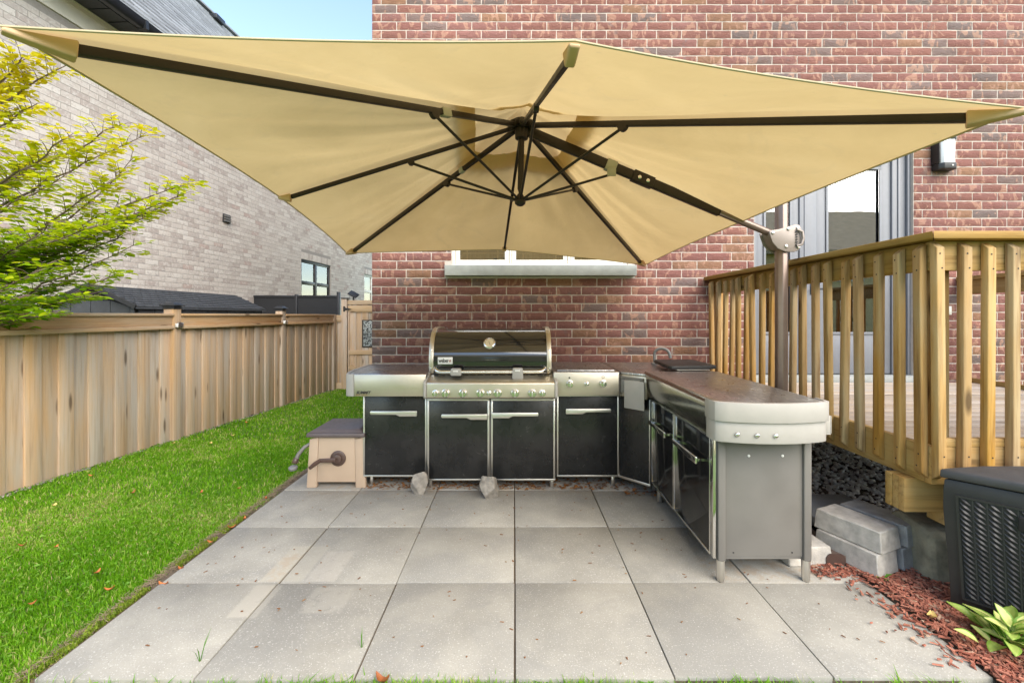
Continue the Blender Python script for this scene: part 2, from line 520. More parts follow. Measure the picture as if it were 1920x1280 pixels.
M['greypaint'] = plain('taupe_painted_steel', (.165,.155,.142), .44, var=.13, scale=3.2, bump=.04, rvar=.3)
M['blackpl'] = plain('black_plastic', (.018,.018,.018), .5, var=.2, bump=.1)
M['dark'] = plain('dark_recess', (.012,.012,.012), .8)
M['white'] = plain('white_enamel', (.78,.77,.74), .35, var=.03)
M['ink'] = plain('dark_lettering', (.03,.028,.028), .5)
M['gold'] = plain('bronze_lettering', (.36,.23,.08), .4)
M['canopy'] = canopy_mat()
M['bronze'] = plain('dark_bronze_tube', (.030,.022,.016), .42, .35, var=.15, bump=.03)
M['mast'] = plain('brown_anodised_mast', (.235,.175,.145), .34, .55, var=.06)
M['joint'] = plain('taupe_cast_joint', (.30,.255,.225), .42, .25, var=.06)
M['strap'] = plain('pale_grey_strap', (.42,.41,.36), .8, var=.08)
M['deckz'] = wood('treated_wood_upright', 'z', (.42,.22,.048), (.48,.37,.21), (.15,.066,.014), .30, streak=1.6)
M['deckx'] = wood('treated_wood_long', 'x', (.44,.245,.058), (.45,.32,.14), (.17,.08,.018), .22, streak=1.4)
M['decky'] = wood('treated_wood_deep', 'y', (.38,.225,.062), (.38,.275,.12), (.16,.08,.02), .28, streak=1.3)
M['floor'] = wood('weathered_deck_board', 'x', (.40,.31,.22), (.46,.41,.35), (.23,.17,.12), .6)
M['fencez'] = wood('fence_board_wood', 'z', (.57,.37,.205), (.49,.435,.375), (.28,.175,.10), .55, rndv=.10, streak=1.0)
M['fencey'] = wood('fence_rail_wood', 'y', (.54,.32,.15), (.48,.38,.27), (.27,.15,.07), .35)
M['fencex'] = wood('fence_rail_wood_across', 'x', (.54,.36,.19), (.50,.40,.29), (.29,.175,.09), .3)
M['capblack'] = plain('black_post_cap', (.022,.024,.028), .45, var=.15)
M['blackpanel'] = plain('black_vinyl_panel', (.020,.022,.026), .38, var=.1)
M['doorgrey'] = plain('grey_door_paint', (.185,.195,.215), .45, var=.04)
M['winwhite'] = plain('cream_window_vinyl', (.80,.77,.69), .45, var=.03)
M['sill'] = plain('stone_sill', (.33,.35,.335), .85, var=.16, scale=9, bump=.3, bscale=60)
M['glass'] = glass_mat('window_glass')
M['room'] = plain('room_wall', (.30,.27,.23), .9)
M['curtain'] = plain('sheer_curtain', (.46,.48,.52), .9, var=.25, scale=3, stretch=(28, 1, 1))
M['shingle'] = plain('grey_roof_shingle', (.21,.225,.235), .9, var=.25, scale=40, rndv=.25, bump=.5)
M['shed'] = plain('dark_slate_plastic', (.055,.062,.072), .6, var=.15, rndv=.16, bump=.2, bscale=40)
M['gutter'] = plain('black_gutter', (.018,.02,.024), .35, var=.1)
M['soffit'] = plain('dark_soffit', (.028,.030,.033), .5)
M['frieze'] = plain('cream_frieze', (.84,.80,.72), .55, var=.04)
M['winblack'] = plain('black_window_frame', (.022,.020,.019), .4)
M['beige'] = plain('beige_resin', (.46,.345,.25), .5, var=.05, scale=6, bump=.12, bscale=220)
M['brownpl'] = plain('dark_brown_resin', (.105,.082,.080), .42, var=.12, bump=.1)
M['crank'] = plain('brown_crank_resin', (.085,.052,.042), .38, var=.12)
M['rock'] = plain('field_stone', (.255,.232,.20), .9, var=.4, scale=26, bump=1.0, bscale=70)
M['block'] = plain('concrete_block', (.47,.445,.40), .92, var=.34, scale=16, bump=.9, bscale=150, rndv=.1)
M['block2'] = plain('blue_grey_block', (.33,.33,.32), .92, var=.26, scale=16, bump=.9, bscale=150, rndv=.08)
M['footing'] = plain('mossy_footing', (.24,.225,.165), .95, var=.4, scale=14, bump=1.0, bscale=60)
M['pocket'] = plain('canopy_pocket', (.64,.43,.26), .85, var=.06)
M['hem'] = plain('canopy_hem', (.50,.42,.28), .8, var=.05)
M['wicker'] = plain('black_wicker_resin', (.040,.040,.042), .5, var=.2, bump=.12, rndv=.2)
M['soil'] = plain('soil', (.12,.092,.066), .95, var=.4, scale=22, bump=.8, bscale=70)
M['turfsoil'] = plain('turf_ground', (.085,.16,.025), .95, var=.4, scale=9, bump=.6, bscale=60)
M['yard'] = plain('yard_turf', (.075,.15,.03), .95, var=.35, scale=2)
M['chip'] = leaf_mat('red_mulch', [(0, (.10,.05,.035)), (.12, (.24,.075,.048)), (.4, (.36,.125,.082)), (.72, (.43,.18,.12)), (.9, (.22,.08,.055)), (1, (.50,.34,.24))], .0, .8)
M['gravel'] = leaf_mat('river_stone', [(0, (.50,.48,.45)), (.4, (.62,.59,.55)), (.7, (.68,.63,.56)), (1, (.38,.365,.35))], .0, .7)
M['footgravel'] = leaf_mat('fence_foot_gravel', [(0, (.13,.12,.10)), (.5, (.20,.185,.16)), (1, (.30,.28,.25))], .0, .8)
M['grass'] = leaf_mat('grass_blade', [(0, (.085,.25,.008)), (.45, (.135,.35,.012)), (.75, (.22,.45,.022)), (.90, (.36,.50,.09)), (1, (.52,.46,.22))], .4, .5)
M['moss'] = leaf_mat('moss_tuft', [(0, (.10,.17,.015)), (.6, (.17,.25,.02)), (1, (.25,.30,.04))], .2, .8)
M['litter'] = leaf_mat('dry_litter', [(0, (.20,.075,.025)), (.4, (.28,.12,.035)), (.7, (.16,.07,.035)), (1, (.34,.20,.09))], .1, .7)
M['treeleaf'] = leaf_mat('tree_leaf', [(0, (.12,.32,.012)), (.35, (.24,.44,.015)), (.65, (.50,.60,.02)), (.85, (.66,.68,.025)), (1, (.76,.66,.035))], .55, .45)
M['bark'] = plain('grey_brown_bark', (.17,.12,.10), .85, var=.25, scale=30, bump=.5)
M['hosta'] = hosta_mat()
M['orangeleaf'] = plain('orange_dead_leaf', (.42,.13,.035), .7, var=.3, scale=40, rndv=.3)
M['yellowleaf'] = plain('yellow_dead_leaf', (.60,.44,.15), .65, var=.2, scale=50, rndv=.12)
M['lens'] = plain('frosted_lens', (.75,.78,.80), .3, var=.03)
M['farwall'] = plain('yellow_brick_far', (.80,.63,.34), .9, var=.12, scale=2)
M['farroof'] = plain('tan_roof_far', (.62,.50,.32), .9, var=.15, scale=3)
M['weed'] = leaf_mat('weed_leaf', [(0, (.09,.24,.02)), (1, (.18,.34,.04))], .3, .5)
M['greyfaucet'] = plain('grey_faucet', (.22,.22,.22), .5, .2)
M['slate'] = plain('slate_slab', (.19,.205,.215), .85, var=.15, scale=6, bump=.4)
M['brass'] = plain('brass_leaf_pattern', (.70,.55,.25), .4, .2)
# ---------------------------------------------------------------- ground
def lawn_z(x, y):
    return -.035 - .026*max(0.0, y - 3.6)

def ground():
    setp(MB().add([(-300,-300,-.45),(300,-300,-.45),(300,300,-.45),(-300,300,-.45)], [(0,1,2,3)]).build('ground', M['yard'], origin=(0,0,-.45)), kind='structure')
    # lawn sheet following the swale along the fence
    xs = np.linspace(-14, 22, 37); ys = np.concatenate([np.linspace(-30, 0, 11), np.linspace(.5, 24, 48)])
    V = [(x, y, lawn_z(x, y) - .012) for y in ys for x in xs]
    nx = len(xs)
    F = [(j*nx+i, j*nx+i+1, (j+1)*nx+i+1, (j+1)*nx+i) for j in range(len(ys)-1) for i in range(nx-1)]
    setp(link('lawn', np_mesh('lawn', V, F), M['turfsoil']), kind='structure')
    # bedding under the slabs
    setp(box('patio_bed', M['soil'], None, -1.835, 1.835, 1.70, 4.70, -.10, -.014), kind='structure')
    # bare soil edge beside the slabs
    V = []; F = []
    n = 60
    for i in range(n+1):
        y = 1.6 + 2.55*i/n
        w = .075 + .05*mnoise.noise(Vector((y*3, 1, 0))) + .03*mnoise.noise(Vector((y*11, 4, 0)))
        V += [(-1.84, y, -.026), (-1.84 - w*.6, y, -.022), (-1.84 - w*1.3 - .02, y, lawn_z(0, y) - .010)]
    F = [(i*3+k, i*3+k+1, (i+1)*3+k+1, (i+1)*3+k) for i in range(n) for k in range(2)]
    setp(link('soil_edge', np_mesh('soil_edge', V, F), M['soil']), kind='structure')
ground()

def patio():
    root = empty('patio', (0, 1.685, 0), 'grid of square grey concrete slabs under the grill', 'patio', kind='structure')
    protos = []
    for k in range(3):
        m = MB().box(-.3025, .3025, -.3025, .3025, -.055, 0)
        protos.append(m.mesh('slab', (0,0,0), .0035, 2))
        protos[-1].materials.append(M['slab'])
    P = .6105
    for j in range(5):
        for i in range(6):
            x = (i - 2.5)*P + rng.uniform(-.002, .002)
            y = 1.69 + (j + .5)*P + rng.uniform(-.003, .003)
            if j == 0 and i >= 4: y += .004
            link('slab', rng.choice(protos), None, root, (x, y, rng.uniform(-.004, .002)),
                 (R(rng.uniform(-.25, .25)), R(rng.uniform(-.25, .25)), R(rng.uniform(-.2, .2))),
                 (.9975 + rng.uniform(-.003, .002), .9975 + rng.uniform(-.003, .002), 1))
patio()

# ---------------------------------------------------------------- brick walls
BW, BH = .2643, .0901          # brick pitch along and up
def brick_proto(seed, nx=7, nz=3, rough=.0045, depth=.035, joint=.0100):
    """front faces -y; unit size is a full brick; local x along, z up, centre at origin"""
    rs = random.Random(seed)
    L, H = BW - joint, BH - joint
    V = []; F = []
    for j in range(nz + 1):
        for i in range(nx + 1):
            ed = (i in (0, nx)) or (j in (0, nz))
            x = (i/nx - .5)*L; z = (j/nz - .5)*H
            if not ed:
                x += rs.uniform(-.3, .3)*L/nx; z += rs.uniform(-.3, .3)*H/nz
            if ed:
                x += rs.uniform(-.0016, .0016); z += rs.uniform(-.0016, .0016)
            y = rs.uniform(.0005, .004) if ed else -rs.uniform(.0, 1.0)*rough*1.6
            V.append((x, y, z))
    n = nx + 1
    for j in range(nz):
        for i in range(nx):
            F.append((j*n+i, j*n+i+1, (j+1)*n+i+1, (j+1)*n+i))
    b = len(V)
    ring = [i for i in range(n)] + [j*n+nx for j in range(1, nz+1)] + [nz*n+i for i in range(nx-1, -1, -1)] + [j*n for j in range(nz-1, 0, -1)]
    for r_ in ring: V.append((V[r_][0], depth, V[r_][2]))
    m = len(ring)
    for k in range(m):
        k2 = (k+1) % m
        F.append((ring[k2], ring[k], b+k, b+k2))
    return V, F
PROTO = [brick_proto(s) for s in range(6)]
SIMPLE = (np.array(BOXV)*np.array((BW-.010, .03, BH-.010)) + np.array((0, .015, 0)), BOXF)
SIMPLEG = (np.array(BOXV)*np.array((BW-.009, .03, BH-.0080)) + np.array((0, .0152, 0)), BOXF)

def layout(rows, z0, starts, u1, openings):
    """brick spans (u centre, width, z centre) row by row, cut at openings"""
    out = []
    for r_ in range(rows):
        z = z0 + r_*BH
        st = starts[r_ % 2]
        u = st[0]
        first = True
        while u < u1:
            w = st[1] if (first and st[1]) else BW
            first = False
            a, b = u, min(u + w, u1)
            u += w
            segs = [(a, b)]
            for (o0, o1, p0, p1) in openings:
                if z + BH/2 > p0 and z - BH/2 < p1:
                    ns = []
                    for (s0, s1) in segs:
                        if s1 <= o0 or s0 >= o1: ns.append((s0, s1)); continue
                        if s0 < o0: ns.append((s0, o0))
                        if s1 > o1: ns.append((o1, s1))
                    segs = ns
            for s0, s1 in segs:
                if s1 - s0 > .035: out.append(((s0+s1)/2, s1-s0, z))
    return out

def joined_bricks(name, spans, frame, mat, parent, protos, origin):
    """frame(u, out, z)->world arrays"""
    VV = []; FF = []; RR = []; base = 0
    for k, (u, w, z) in enumerate(spans):
        V, F = protos[k*7 % len(protos)]
        V = np.array(V, float); F = np.array(F)
        sx = (w - .010)/(BW - .010)
        if (k*13) % 2 == 0:
            V = V*np.array((-1, 1, -1))
        VV.append(frame(u + V[:, 0]*sx, V[:, 1], z + V[:, 2]))
        FF.append(F + base); base += len(V)
        RR.append(np.full(len(F), nr.random()))
    me = np_mesh(name, np.concatenate(VV) - np.array(origin), np.concatenate(FF), np.concatenate(RR), len(protos) > 1)
    if len(protos) > 1: me.set_sharp_from_angle(angle=R(38))
    o = link(name, me, mat, parent, origin)
    o['kind'] = 'stuff'
    return o

WALL_Y = 4.70
HX0, HX1, HY1, HZ1 = -1.51, 15.0, 17.0, 7.4
WIN = (-.665, 1.195, 1.905, 3.12)
DOOR = (2.53, 4.21, .66, 3.16)
def red_house():
    h = empty('brick_house', (5, 9, -.1), 'dark red brick house with cream window and grey patio door behind the grill', 'house')
    y0, y1 = WALL_Y + .0045, WALL_Y + .115
    w = MB()
    # front wall with its two openings, bands butted end to end
    for x0, x1, z0, z1 in ((HX0+.006, WIN[0], -.2, HZ1), (WIN[0], WIN[1], -.2, WIN[2]), (WIN[0], WIN[1], WIN[3], HZ1), (WIN[1], DOOR[0], -.2, HZ1),
                           (DOOR[0], DOOR[1], -.2, DOOR[2]), (DOOR[0], DOOR[1], DOOR[3], HZ1), (DOOR[1], HX1, -.2, HZ1)):
        w.box(x0, x1, y0, y1, z0, z1)
    w.box(HX0+.006, HX0+.12, y1, HY1, -.2, HZ1).box(HX1-.12, HX1, y1, HY1, -.2, HZ1).box(HX0+.12, HX1-.12, HY1-.12, HY1, -.2, HZ1)
    w.build('wall', M['mortar'], h)
    z0 = 1.683 - BH*21 + BH/2
    rows = int((HZ1 - z0)/BH)
    # row 21 starts with a full brick, the next with a short one
    starts = [(HX0, .101), (HX0, 0)]
    spans = layout(rows, z0, starts, HX1, [WIN, DOOR, (WIN[0]-.07, WIN[1]+.07, WIN[2]-.115, WIN[2])])
    def rank(s):
        u, w_, z = s
        if z > 5.3 or u > 5.5 or z < .3: return 9
        if 1.0 < z < 1.85 and u < 2.05: return 0
        if u > 4.2 and 1.78 < z < 4.0: return 1
        if z > 4.15 and z < 4.75: return 2
        if u > 4.2: return 3
        return 5
    near = sorted([s for s in spans if rank(s) < 9], key=rank)
    far = [s for s in spans if rank(s) == 9]
    meshes = []
    for k, (V, F) in enumerate(PROTO):
        me = np_mesh('brick', V, F, None, True); me.set_sharp_from_angle(angle=R(38)); me.materials.append(M['brick']); meshes.append(me)
    single = [s for s in near if rank(s) <= 3 and s[1] > .2][:300]
    rest = [s for s in near if s not in set(single)]
    for k, (u, w_, z) in enumerate(single):
        fl = rng.random() < .5
        link('brick', meshes[rng.randrange(6)], None, h, (u, WALL_Y, z), (0, math.pi, 0) if fl else None, ((w_-.010)/(BW-.010), 1, 1))
    fr = lambda u, o, z: np.stack([u, WALL_Y + o, z], 1)
    joined_bricks('brickwork', rest, fr, M['brick'], h, PROTO, (2, WALL_Y, 2))
    joined_bricks('brickwork', far, fr, M['brick'], h, [SIMPLE], (8, WALL_Y, 2))
    side = layout(rows, z0, [(WALL_Y+.01, .13), (WALL_Y+.01, 0)], 12.0, [])
    joined_bricks('brickwork', side, lambda u, o, z: np.stack([HX0 + o, u, z], 1), M['brick'], h, [SIMPLE], (HX0, 8, 2))
    # hip roof above the walls
    e = .45
    MB().add([(HX0-e, WALL_Y-e, HZ1), (HX1+e, WALL_Y-e, HZ1), (HX1+e, HY1+e, HZ1), (HX0-e, HY1+e, HZ1), (HX0+5.5, (WALL_Y+HY1)/2, 12.6), (HX1-5.5, (WALL_Y+HY1)/2, 12.6),
              (HX0-e, WALL_Y-e, HZ1-.16), (HX1+e, WALL_Y-e, HZ1-.16), (HX1+e, HY1+e, HZ1-.16), (HX0-e, HY1+e, HZ1-.16)],
             [(0,1,5,4),(1,2,5),(2,3,4,5),(3,0,4),(0,6,7,1),(1,7,8,2),(2,8,9,3),(3,9,6,0),(6,9,8,7)]).build('roof', M['shingle'], h)
    # rooms behind the openings
    MB().add([(WIN[0]-.6, 4.84, .7), (WIN[1]+.6, 4.84, .7), (WIN[1]+.6, 8, .7), (WIN[0]-.6, 8, .7), (WIN[0]-.6, 4.84, 3.4), (WIN[1]+.6, 4.84, 3.4), (WIN[1]+.6, 8, 3.4), (WIN[0]-.6, 8, 3.4)],
             [(0,1,2,3),(7,6,5,4),(1,5,6,2),(2,6,7,3),(3,7,4,0)]).build('room', M['room'], h)
    MB().add([(2.2, 4.88, .66), (4.5, 4.88, .66), (4.5, 8.5, .66), (2.2, 8.5, .66), (2.2, 4.88, 3.3), (4.5, 4.88, 3.3), (4.5, 8.5, 3.3), (2.2, 8.5, 3.3)],
             [(0,1,2,3),(7,6,5,4),(1,5,6,2),(2,6,7,3),(3,7,4,0)]).build('room', M['room'], h)
    # triple kitchen window
    wx0, wx1, wz0, wz1 = WIN
    win = MB().box(wx0, wx1, 4.72, 4.80, wz0, wz0+.018).box(wx0, wx1, 4.72, 4.80, wz1-.04, wz1).box(wx0, wx0+.035, 4.72, 4.80, wz0+.0185, wz1-.04).box(wx1-.035, wx1, 4.72, 4.80, wz0+.0185, wz1-.04)
    n3 = (wx1 - wx0)/3
    for k in (1, 2): win.box(wx0+n3*k-.012, wx0+n3*k+.012, 4.722, 4.80, wz0+.0185, wz1-.04)
    win = win.build('window', M['winwhite'], h, .004)
    for k in range(3):
        a, b = wx0 + n3*k + (.035 if k == 0 else .012) + .004, wx0 + n3*(k+1) - (.035 if k == 2 else .012) - .004
        c, d_ = wz0 + .0185, wz1 - .044
        s = MB()
        t = .044
        s.box(a, b, 4.728, 4.775, c, c+t).box(a, b, 4.728, 4.775, d_-t, d_).box(a, a+t, 4.728, 4.775, c+t, d_-t).box(b-t, b, 4.728, 4.775, c+t, d_-t)
        sa = s.build('sash', M['winwhite'], win, .004)
        g = MB()
        for gx in (a + t + .075, b - t - .075): g.box(gx-.007, gx+.007, 4.757, 4.765, c+t, d_-t)
        for gz in (c + t + .075, d_ - t - .075): g.box(a+t, b-t, 4.7575, 4.7645, gz-.007, gz+.007)
        g.build('grille', M['winwhite'], win)
        box('pane', M['glass'], win, a+t-.005, b-t+.005, 4.750, 4.754, c+t-.005, d_-t+.005)
    box('curtain', M['curtain'], win, wx0, wx1, 4.88, 4.89, wz0, wz1)
    si = box('window_sill', M['sill'], h, wx0-.065, wx1+.075, 4.63, 4.79, wz0-.112, wz0-.002, .003, 1)
    # french doors in the recess
    dx0, dx1, dz0, dz1 = DOOR
    fy = 4.785
    fr_ = MB().box(dx0, dx0+.06, fy-.02, fy+.10, dz0+.09, dz1).box(dx1-.17, dx1, fy-.02, fy+.10, dz0+.09, dz1).box(dx0+.06, dx1-.17, fy-.02, fy+.10, dz1-.07, dz1)
    fr_.build('door_frame', M['doorgrey'], h, .006)
    MB().box(dx1-.115, dx1-.085, fy-.032, fy-.021, dz0+.09, dz1).box(dx1-.03, dx1-.001, fy-.05, fy-.021, dz0+.09, dz1).build('door_trim', M['doorgrey'], h, .004)
    box('door_sill', M['sill'], h, dx0-.04, dx1+.04, 4.60, fy+.08, dz0+.005, dz0+.085, .006)
    mid = 2.53 + (1530-1415)/835*4.75
    for k, (a, b) in enumerate(((dx0+.064, 3.05), (3.055+.185, dx1-.174))):
        leaf = empty('patio_door', (a, fy, dz0+.09)); leaf.parent = h; leaf.location = Vector((a, fy, dz0+.09)) - WORLD[h]
        st = .075 if k == 0 else .10
        z0_, z1_ = dz0+.095, dz1-.075
        m = MB().box(a, a+st, fy, fy+.045, z0_, z1_).box(b-st, b, fy, fy+.045, z0_, z1_).box(a+st, b-st, fy, fy+.045, z0_, z0_+.42).box(a+st, b-st, fy, fy+.045, z1_-.12, z1_)
        m.build('stile_frame', M['doorgrey'], leaf, .005)
        ga, gb, gc, gd = a+st, b-st, z0_+.42, z1_-.12
        MB().box(ga, gb, fy-.012, fy-.001, gc, gc+.025).box(ga, gb, fy-.012, fy-.001, gd-.025, gd).box(ga, ga+.025, fy-.012, fy-.001, gc+.025, gd-.025).box(gb-.025, gb, fy-.012, fy-.001, gc+.025, gd-.025).build('bead', M['doorgrey'], leaf, .003)
        box('pane', M['glass'], leaf, ga-.003, gb+.003, fy+.015, fy+.020, gc-.003, gd+.003)
        g = MB()
        for gx in (ga+.07, gb-.07): g.box(gx-.007, gx+.007, fy+.024, fy+.031, gc, gd)
        for gz in (gc+.12, gd-.12): g.box(ga, gb, fy+.0245, fy+.0305, gz-.007, gz+.007)
        g.build('grille', M['winwhite'], leaf)
    # meeting post with the lever handle
    mp = box('mullion', M['doorgrey'], h, 3.054, 3.236, fy-.014, fy+.06, dz0+.09, dz1-.072, .006)
    MB().box(3.10, 3.115, fy-.022, fy-.0145, dz0+.10, dz1-.08).build('astragal', M['doorgrey'], h, .003)
    MB().box(3.165, 3.20, fy-.022, fy-.0145, 1.60, 1.80).bar((3.18, fy-.05, 1.66), (3.29, fy-.05, 1.66), .018, .022).bar((3.182, fy-.05, 1.66), (3.182, fy-.02, 1.66), .018, .018).build('door_handle', M['blackpl'], h, .003)
    # dining set inside, dim behind the glass
    MB().box(3.0, 4.1, 5.9, 6.7, 1.38, 1.43).box(3.1, 3.16, 6.0, 6.06, .665, 1.38).box(3.95, 4.01, 6.0, 6.06, .665, 1.38).build('dining_table', M['bark'], h)
    for cx_ in (3.3, 3.8):
        MB().box(cx_-.2, cx_+.2, 5.5, 5.85, 1.08, 1.13).box(cx_-.2, cx_+.2, 5.46, 5.5, 1.08, 1.65).box(cx_-.19, cx_-.15, 5.47, 5.51, .665, 1.08).box(cx_+.15, cx_+.19, 5.47, 5.51, .665, 1.08).build('dining_chair', M['crank'], h)
red_house()

def wall_lamp():
    L = empty('wall_lamp', (4.49, WALL_Y, 2.88), 'black wall lantern with frosted glass on the red brick beside the patio door', 'lamp')
    MB().prism([(4.395, 4.697), (4.395, 4.62), (4.43, 4.585), (4.55, 4.585), (4.585, 4.62), (4.585, 4.697)], 2.895, 2.955).build('base', M['blackpl'], L, .004)
    MB().prism([(4.405, 4.697), (4.405, 4.625), (4.435, 4.594), (4.545, 4.594), (4.575, 4.625), (4.575, 4.697)], 2.956, 3.20).build('lens', M['lens'], L, .004)
    box('back_plate', M['blackpl'], L, 4.388, 4.402, 4.60, 4.696, 2.957, 3.20, .002)
    MB().prism([(4.395, 4.697), (4.395, 4.62), (4.43, 4.585), (4.55, 4.585), (4.585, 4.62), (4.585, 4.697)], 3.201, 3.25).build('cap', M['blackpl'], L, .004)
    MB().lathe([(.008, 0), (.008, .004), (.004, .006)], (4.51, 4.585, 2.925), (0, -1, 0), 10).build('sensor', M['white'], L)
    o = MB().box(4.47, 4.57, 4.655, 4.697, 1.385, 1.475).box(4.478, 4.562, 4.648, 4.654, 1.393, 1.467).build('outlet_cover', M['winwhite'], None, .006)
    setp(o, 'cream weatherproof outlet cover on the brick seen through the deck railing', 'outlet')
wall_lamp()

# ---------------------------------------------------------------- pale brick house beyond the fence
NA = math.atan(.05)
def nwx(y): return -6.55 + .05*y
def neighbour():
    h = empty('neighbour_house', (-8, 11, -.3), 'pale grey brick house with steep shingle roof beyond the wooden fence', 'house')
    def fr(u, o, z):     # u = y along the wall, o = depth into the wall
        u = np.asarray(u, float)
        return np.stack([nwx(u) - np.asarray(o), u + .05*np.asarray(o), np.asarray(z)*np.ones_like(u)], 1)
    Y0, Y1, ZT = 1.5, 24.0, 5.62
    W1 = (12.38, 14.14, 1.45, 2.945); W2 = (16.9, 18.6, 1.45, 2.945)
    def wb(m, u0, u1, z0, z1, o0, o1):
        p = [fr([u], [o], z)[0] for z in (z0, z1) for (u, o) in ((u0, o0), (u0, o1), (u1, o1), (u1, o0))]
        return m.hexa(p[:4], p[4:])
    w = MB()
    for u0, u1, z0, z1 in ((Y0, W1[0], -.5, ZT), (W1[0], W1[1], -.5, W1[2]), (W1[0], W1[1], W1[3], ZT), (W1[1], W2[0], -.5, ZT), (W2[0], W2[1], -.5, W2[2]), (W2[0], W2[1], W2[3], ZT), (W2[1], Y1, -.5, ZT)):
        wb(w, u0, u1, z0, z1, .0035, .14)
    wb(w, Y0, Y0+.14, -.5, ZT, .14, 9); wb(w, Y1-.14, Y1, -.5, ZT, .14, 9)
    w.build('wall', M['gmortar'], h)
    z0 = .75; rows = int((5.52 - z0)/BH)
    arch = .21
    spans = layout(rows, z0, [(Y0, 0), (Y0, BW/2)], Y1, [(W1[0], W1[1], W1[2], W1[3]+arch), (W2[0], W2[1], W2[2], W2[3]+arch)])
    def px(s):
        u, _, z = s
        X = nwx(u); sx = 965 + 835*X/u; sy = 591 - 835*(z-1.38)/u
        return sx, sy
    vis = []
    oth = []
    for s in spans:
        sx, sy = px(s)
        if 0 < sx < 700 and 60 < sy < 560 and s[1] > .2 and not (sy < 62 + .44*sx and sy > 55) and not (sx < 360 and sy > 95 and sx + sy*.25 < 330): vis.append(s)
        else: oth.append(s)
    vis.sort(key=lambda s: s[0])
    single, rest = vis[:300], vis[300:] + oth
    meshes = []
    GP = [brick_proto(20+s, 4, 2, .0010, .035, .0085) for s in range(4)]
    for V, F in GP:
        me = np_mesh('brick', V, F, None, True); me.set_sharp_from_angle(angle=R(30)); me.materials.append(M['gbrick']); meshes.append(me)
    ang = math.pi/2 - NA
    for (u, w_, z) in single:
        p = fr([u], [0], z)[0]
        link('brick', meshes[rng.randrange(4)], None, h, p, (0, 0, ang), ((w_-.010)/(BW-.010), 1, 1))
    joined_bricks('brickwork', rest, fr, M['gbrick'], h, [SIMPLEG], (-6, 10, 2))
    for W in (W1, W2):
        n = int((W[1]-W[0])/.0881)
        pitch = (W[1]-W[0])/n
        VV = []; FF = []; RR = []
        for k in range(n):
            u = W[0] + (k+.5)*pitch
            m = MB(); wb(m, u-pitch/2+.005, u+pitch/2-.005, W[3]+.012, W[3]+arch-.01, -.004, .03)
            m.build('soldier_brick', M['gbrick'], h)
    # windows
    for W, mat_f, lit in ((W1, M['winblack'], False), (W2, M['winwhite'], True)):  # farther window's cream frame colour stands in for its sunlit brightness
        m = MB(); t = .075
        wb(m, W[0], W[1], W[2], W[2]+t, .03, .10); wb(m, W[0], W[1], W[3]-t, W[3], .03, .10)
        wb(m, W[0], W[0]+t, W[2]+t, W[3]-t, .03, .10); wb(m, W[1]-t, W[1], W[2]+t, W[3]-t, .03, .10)
        c = (W[0]+W[1])/2; wb(m, c-.06, c+.06, W[2]+t, W[3]-t, .03, .10)
        zc = W[2] + (W[3]-W[2])*.57
        wb(m, W[0]+t, c-.06, zc-.05, zc+.05, .03, .10); wb(m, c+.06, W[1]-t, zc-.05, zc+.05, .03, .10)
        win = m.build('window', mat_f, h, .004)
        for (a, b) in ((W[0]+t, c-.06), (c+.06, W[1]-t)):
            for (p, q) in ((W[2]+t, zc-.05), (zc+.05, W[3]-t)):
                m = MB(); wb(m, a-.004, b+.004, p-.004, q+.004, .060, .066); m.build('pane', M['glass'], win)
                g = MB(); wb(g, a+.09, a+.104, p, q, .075, .083); wb(g, b-.104, b-.09, p, q, .075, .083); wb(g, a, b, q-.104, q-.09, .0752, .0828); g.build('grille', M['winwhite'], win)
        m = MB(); wb(m, W[0]-.02, W[1]+.02, W[2], W[3], .135, .145); m.build('blind', M['winwhite'], win)
    # dryer vent
    v = MB(); wb(v, 9.28, 9.48, 3.33, 3.50, -.03, .004); vent = v.build('vent', M['soffit'], h)
    for k in range(3):
        m = MB(); wb(m, 9.285, 9.475, 3.345+k*.05, 3.378+k*.05, -.05, -.031); m.build('louvre', M['greypaint'], vent)
    # frieze, soffit, gutter
    m = MB(); wb(m, Y0, Y1, 5.50, 5.79, -.022, .006); m.build('frieze', M['frieze'], h, .003)
    m = MB(); wb(m, Y0, Y1, 5.79, 5.84, -.05, .05); wb(m, Y0, Y1, 5.72, 5.735, -.034, -.0225); m.build('moulding', M['frieze'], h, .003)
    m = MB(); wb(m, Y0, Y1, 5.80, 5.82, -.42, -.051); sof = m.build('soffit', M['soffit'], h)
    u = Y0
    while u < 15:
        m = MB(); wb(m, u, u+.27, 5.785, 5.799, -.40, -.07); m.build('soffit_panel', M['soffit'], sof); u += .29
    prof = [(-.425, 5.78), (-.50, 5.775), (-.53, 5.80), (-.545, 5.86), (-.555, 5.90), (-.545, 5.905), (-.53, 5.88), (-.43, 5.88)]
    m = MB()
    P0 = [fr([Y0], [o], z)[0] for o, z in prof]; P1 = [fr([Y1], [o], z)[0] for o, z in prof]
    n = len(prof)
    m.add(P0 + P1, [tuple(range(n)), tuple(range(2*n-1, n-1, -1))] + [(i, (i+1) % n, n+(i+1) % n, n+i) for i in range(n)])
    m.build('gutter', M['gutter'], h, 0, smooth=50)
    for u in (6.85, 12.7):
        m = MB(); wb(m, u, u+.05, 5.77, 5.905, -.562, -.425); m.build('gutter_joint', M['gutter'], h)
    # roof slab with overlapping shingle courses
    p = 1.2; e0 = .50; zr = 10.5
    def rp(u, s, lift=0.0):   # s = horizontal run from the eave
        q = fr([u], [-e0 + s], 0)[0]
        return (q[0], q[1], 5.88 + p*s + lift)
    S = (zr - 5.88)/p
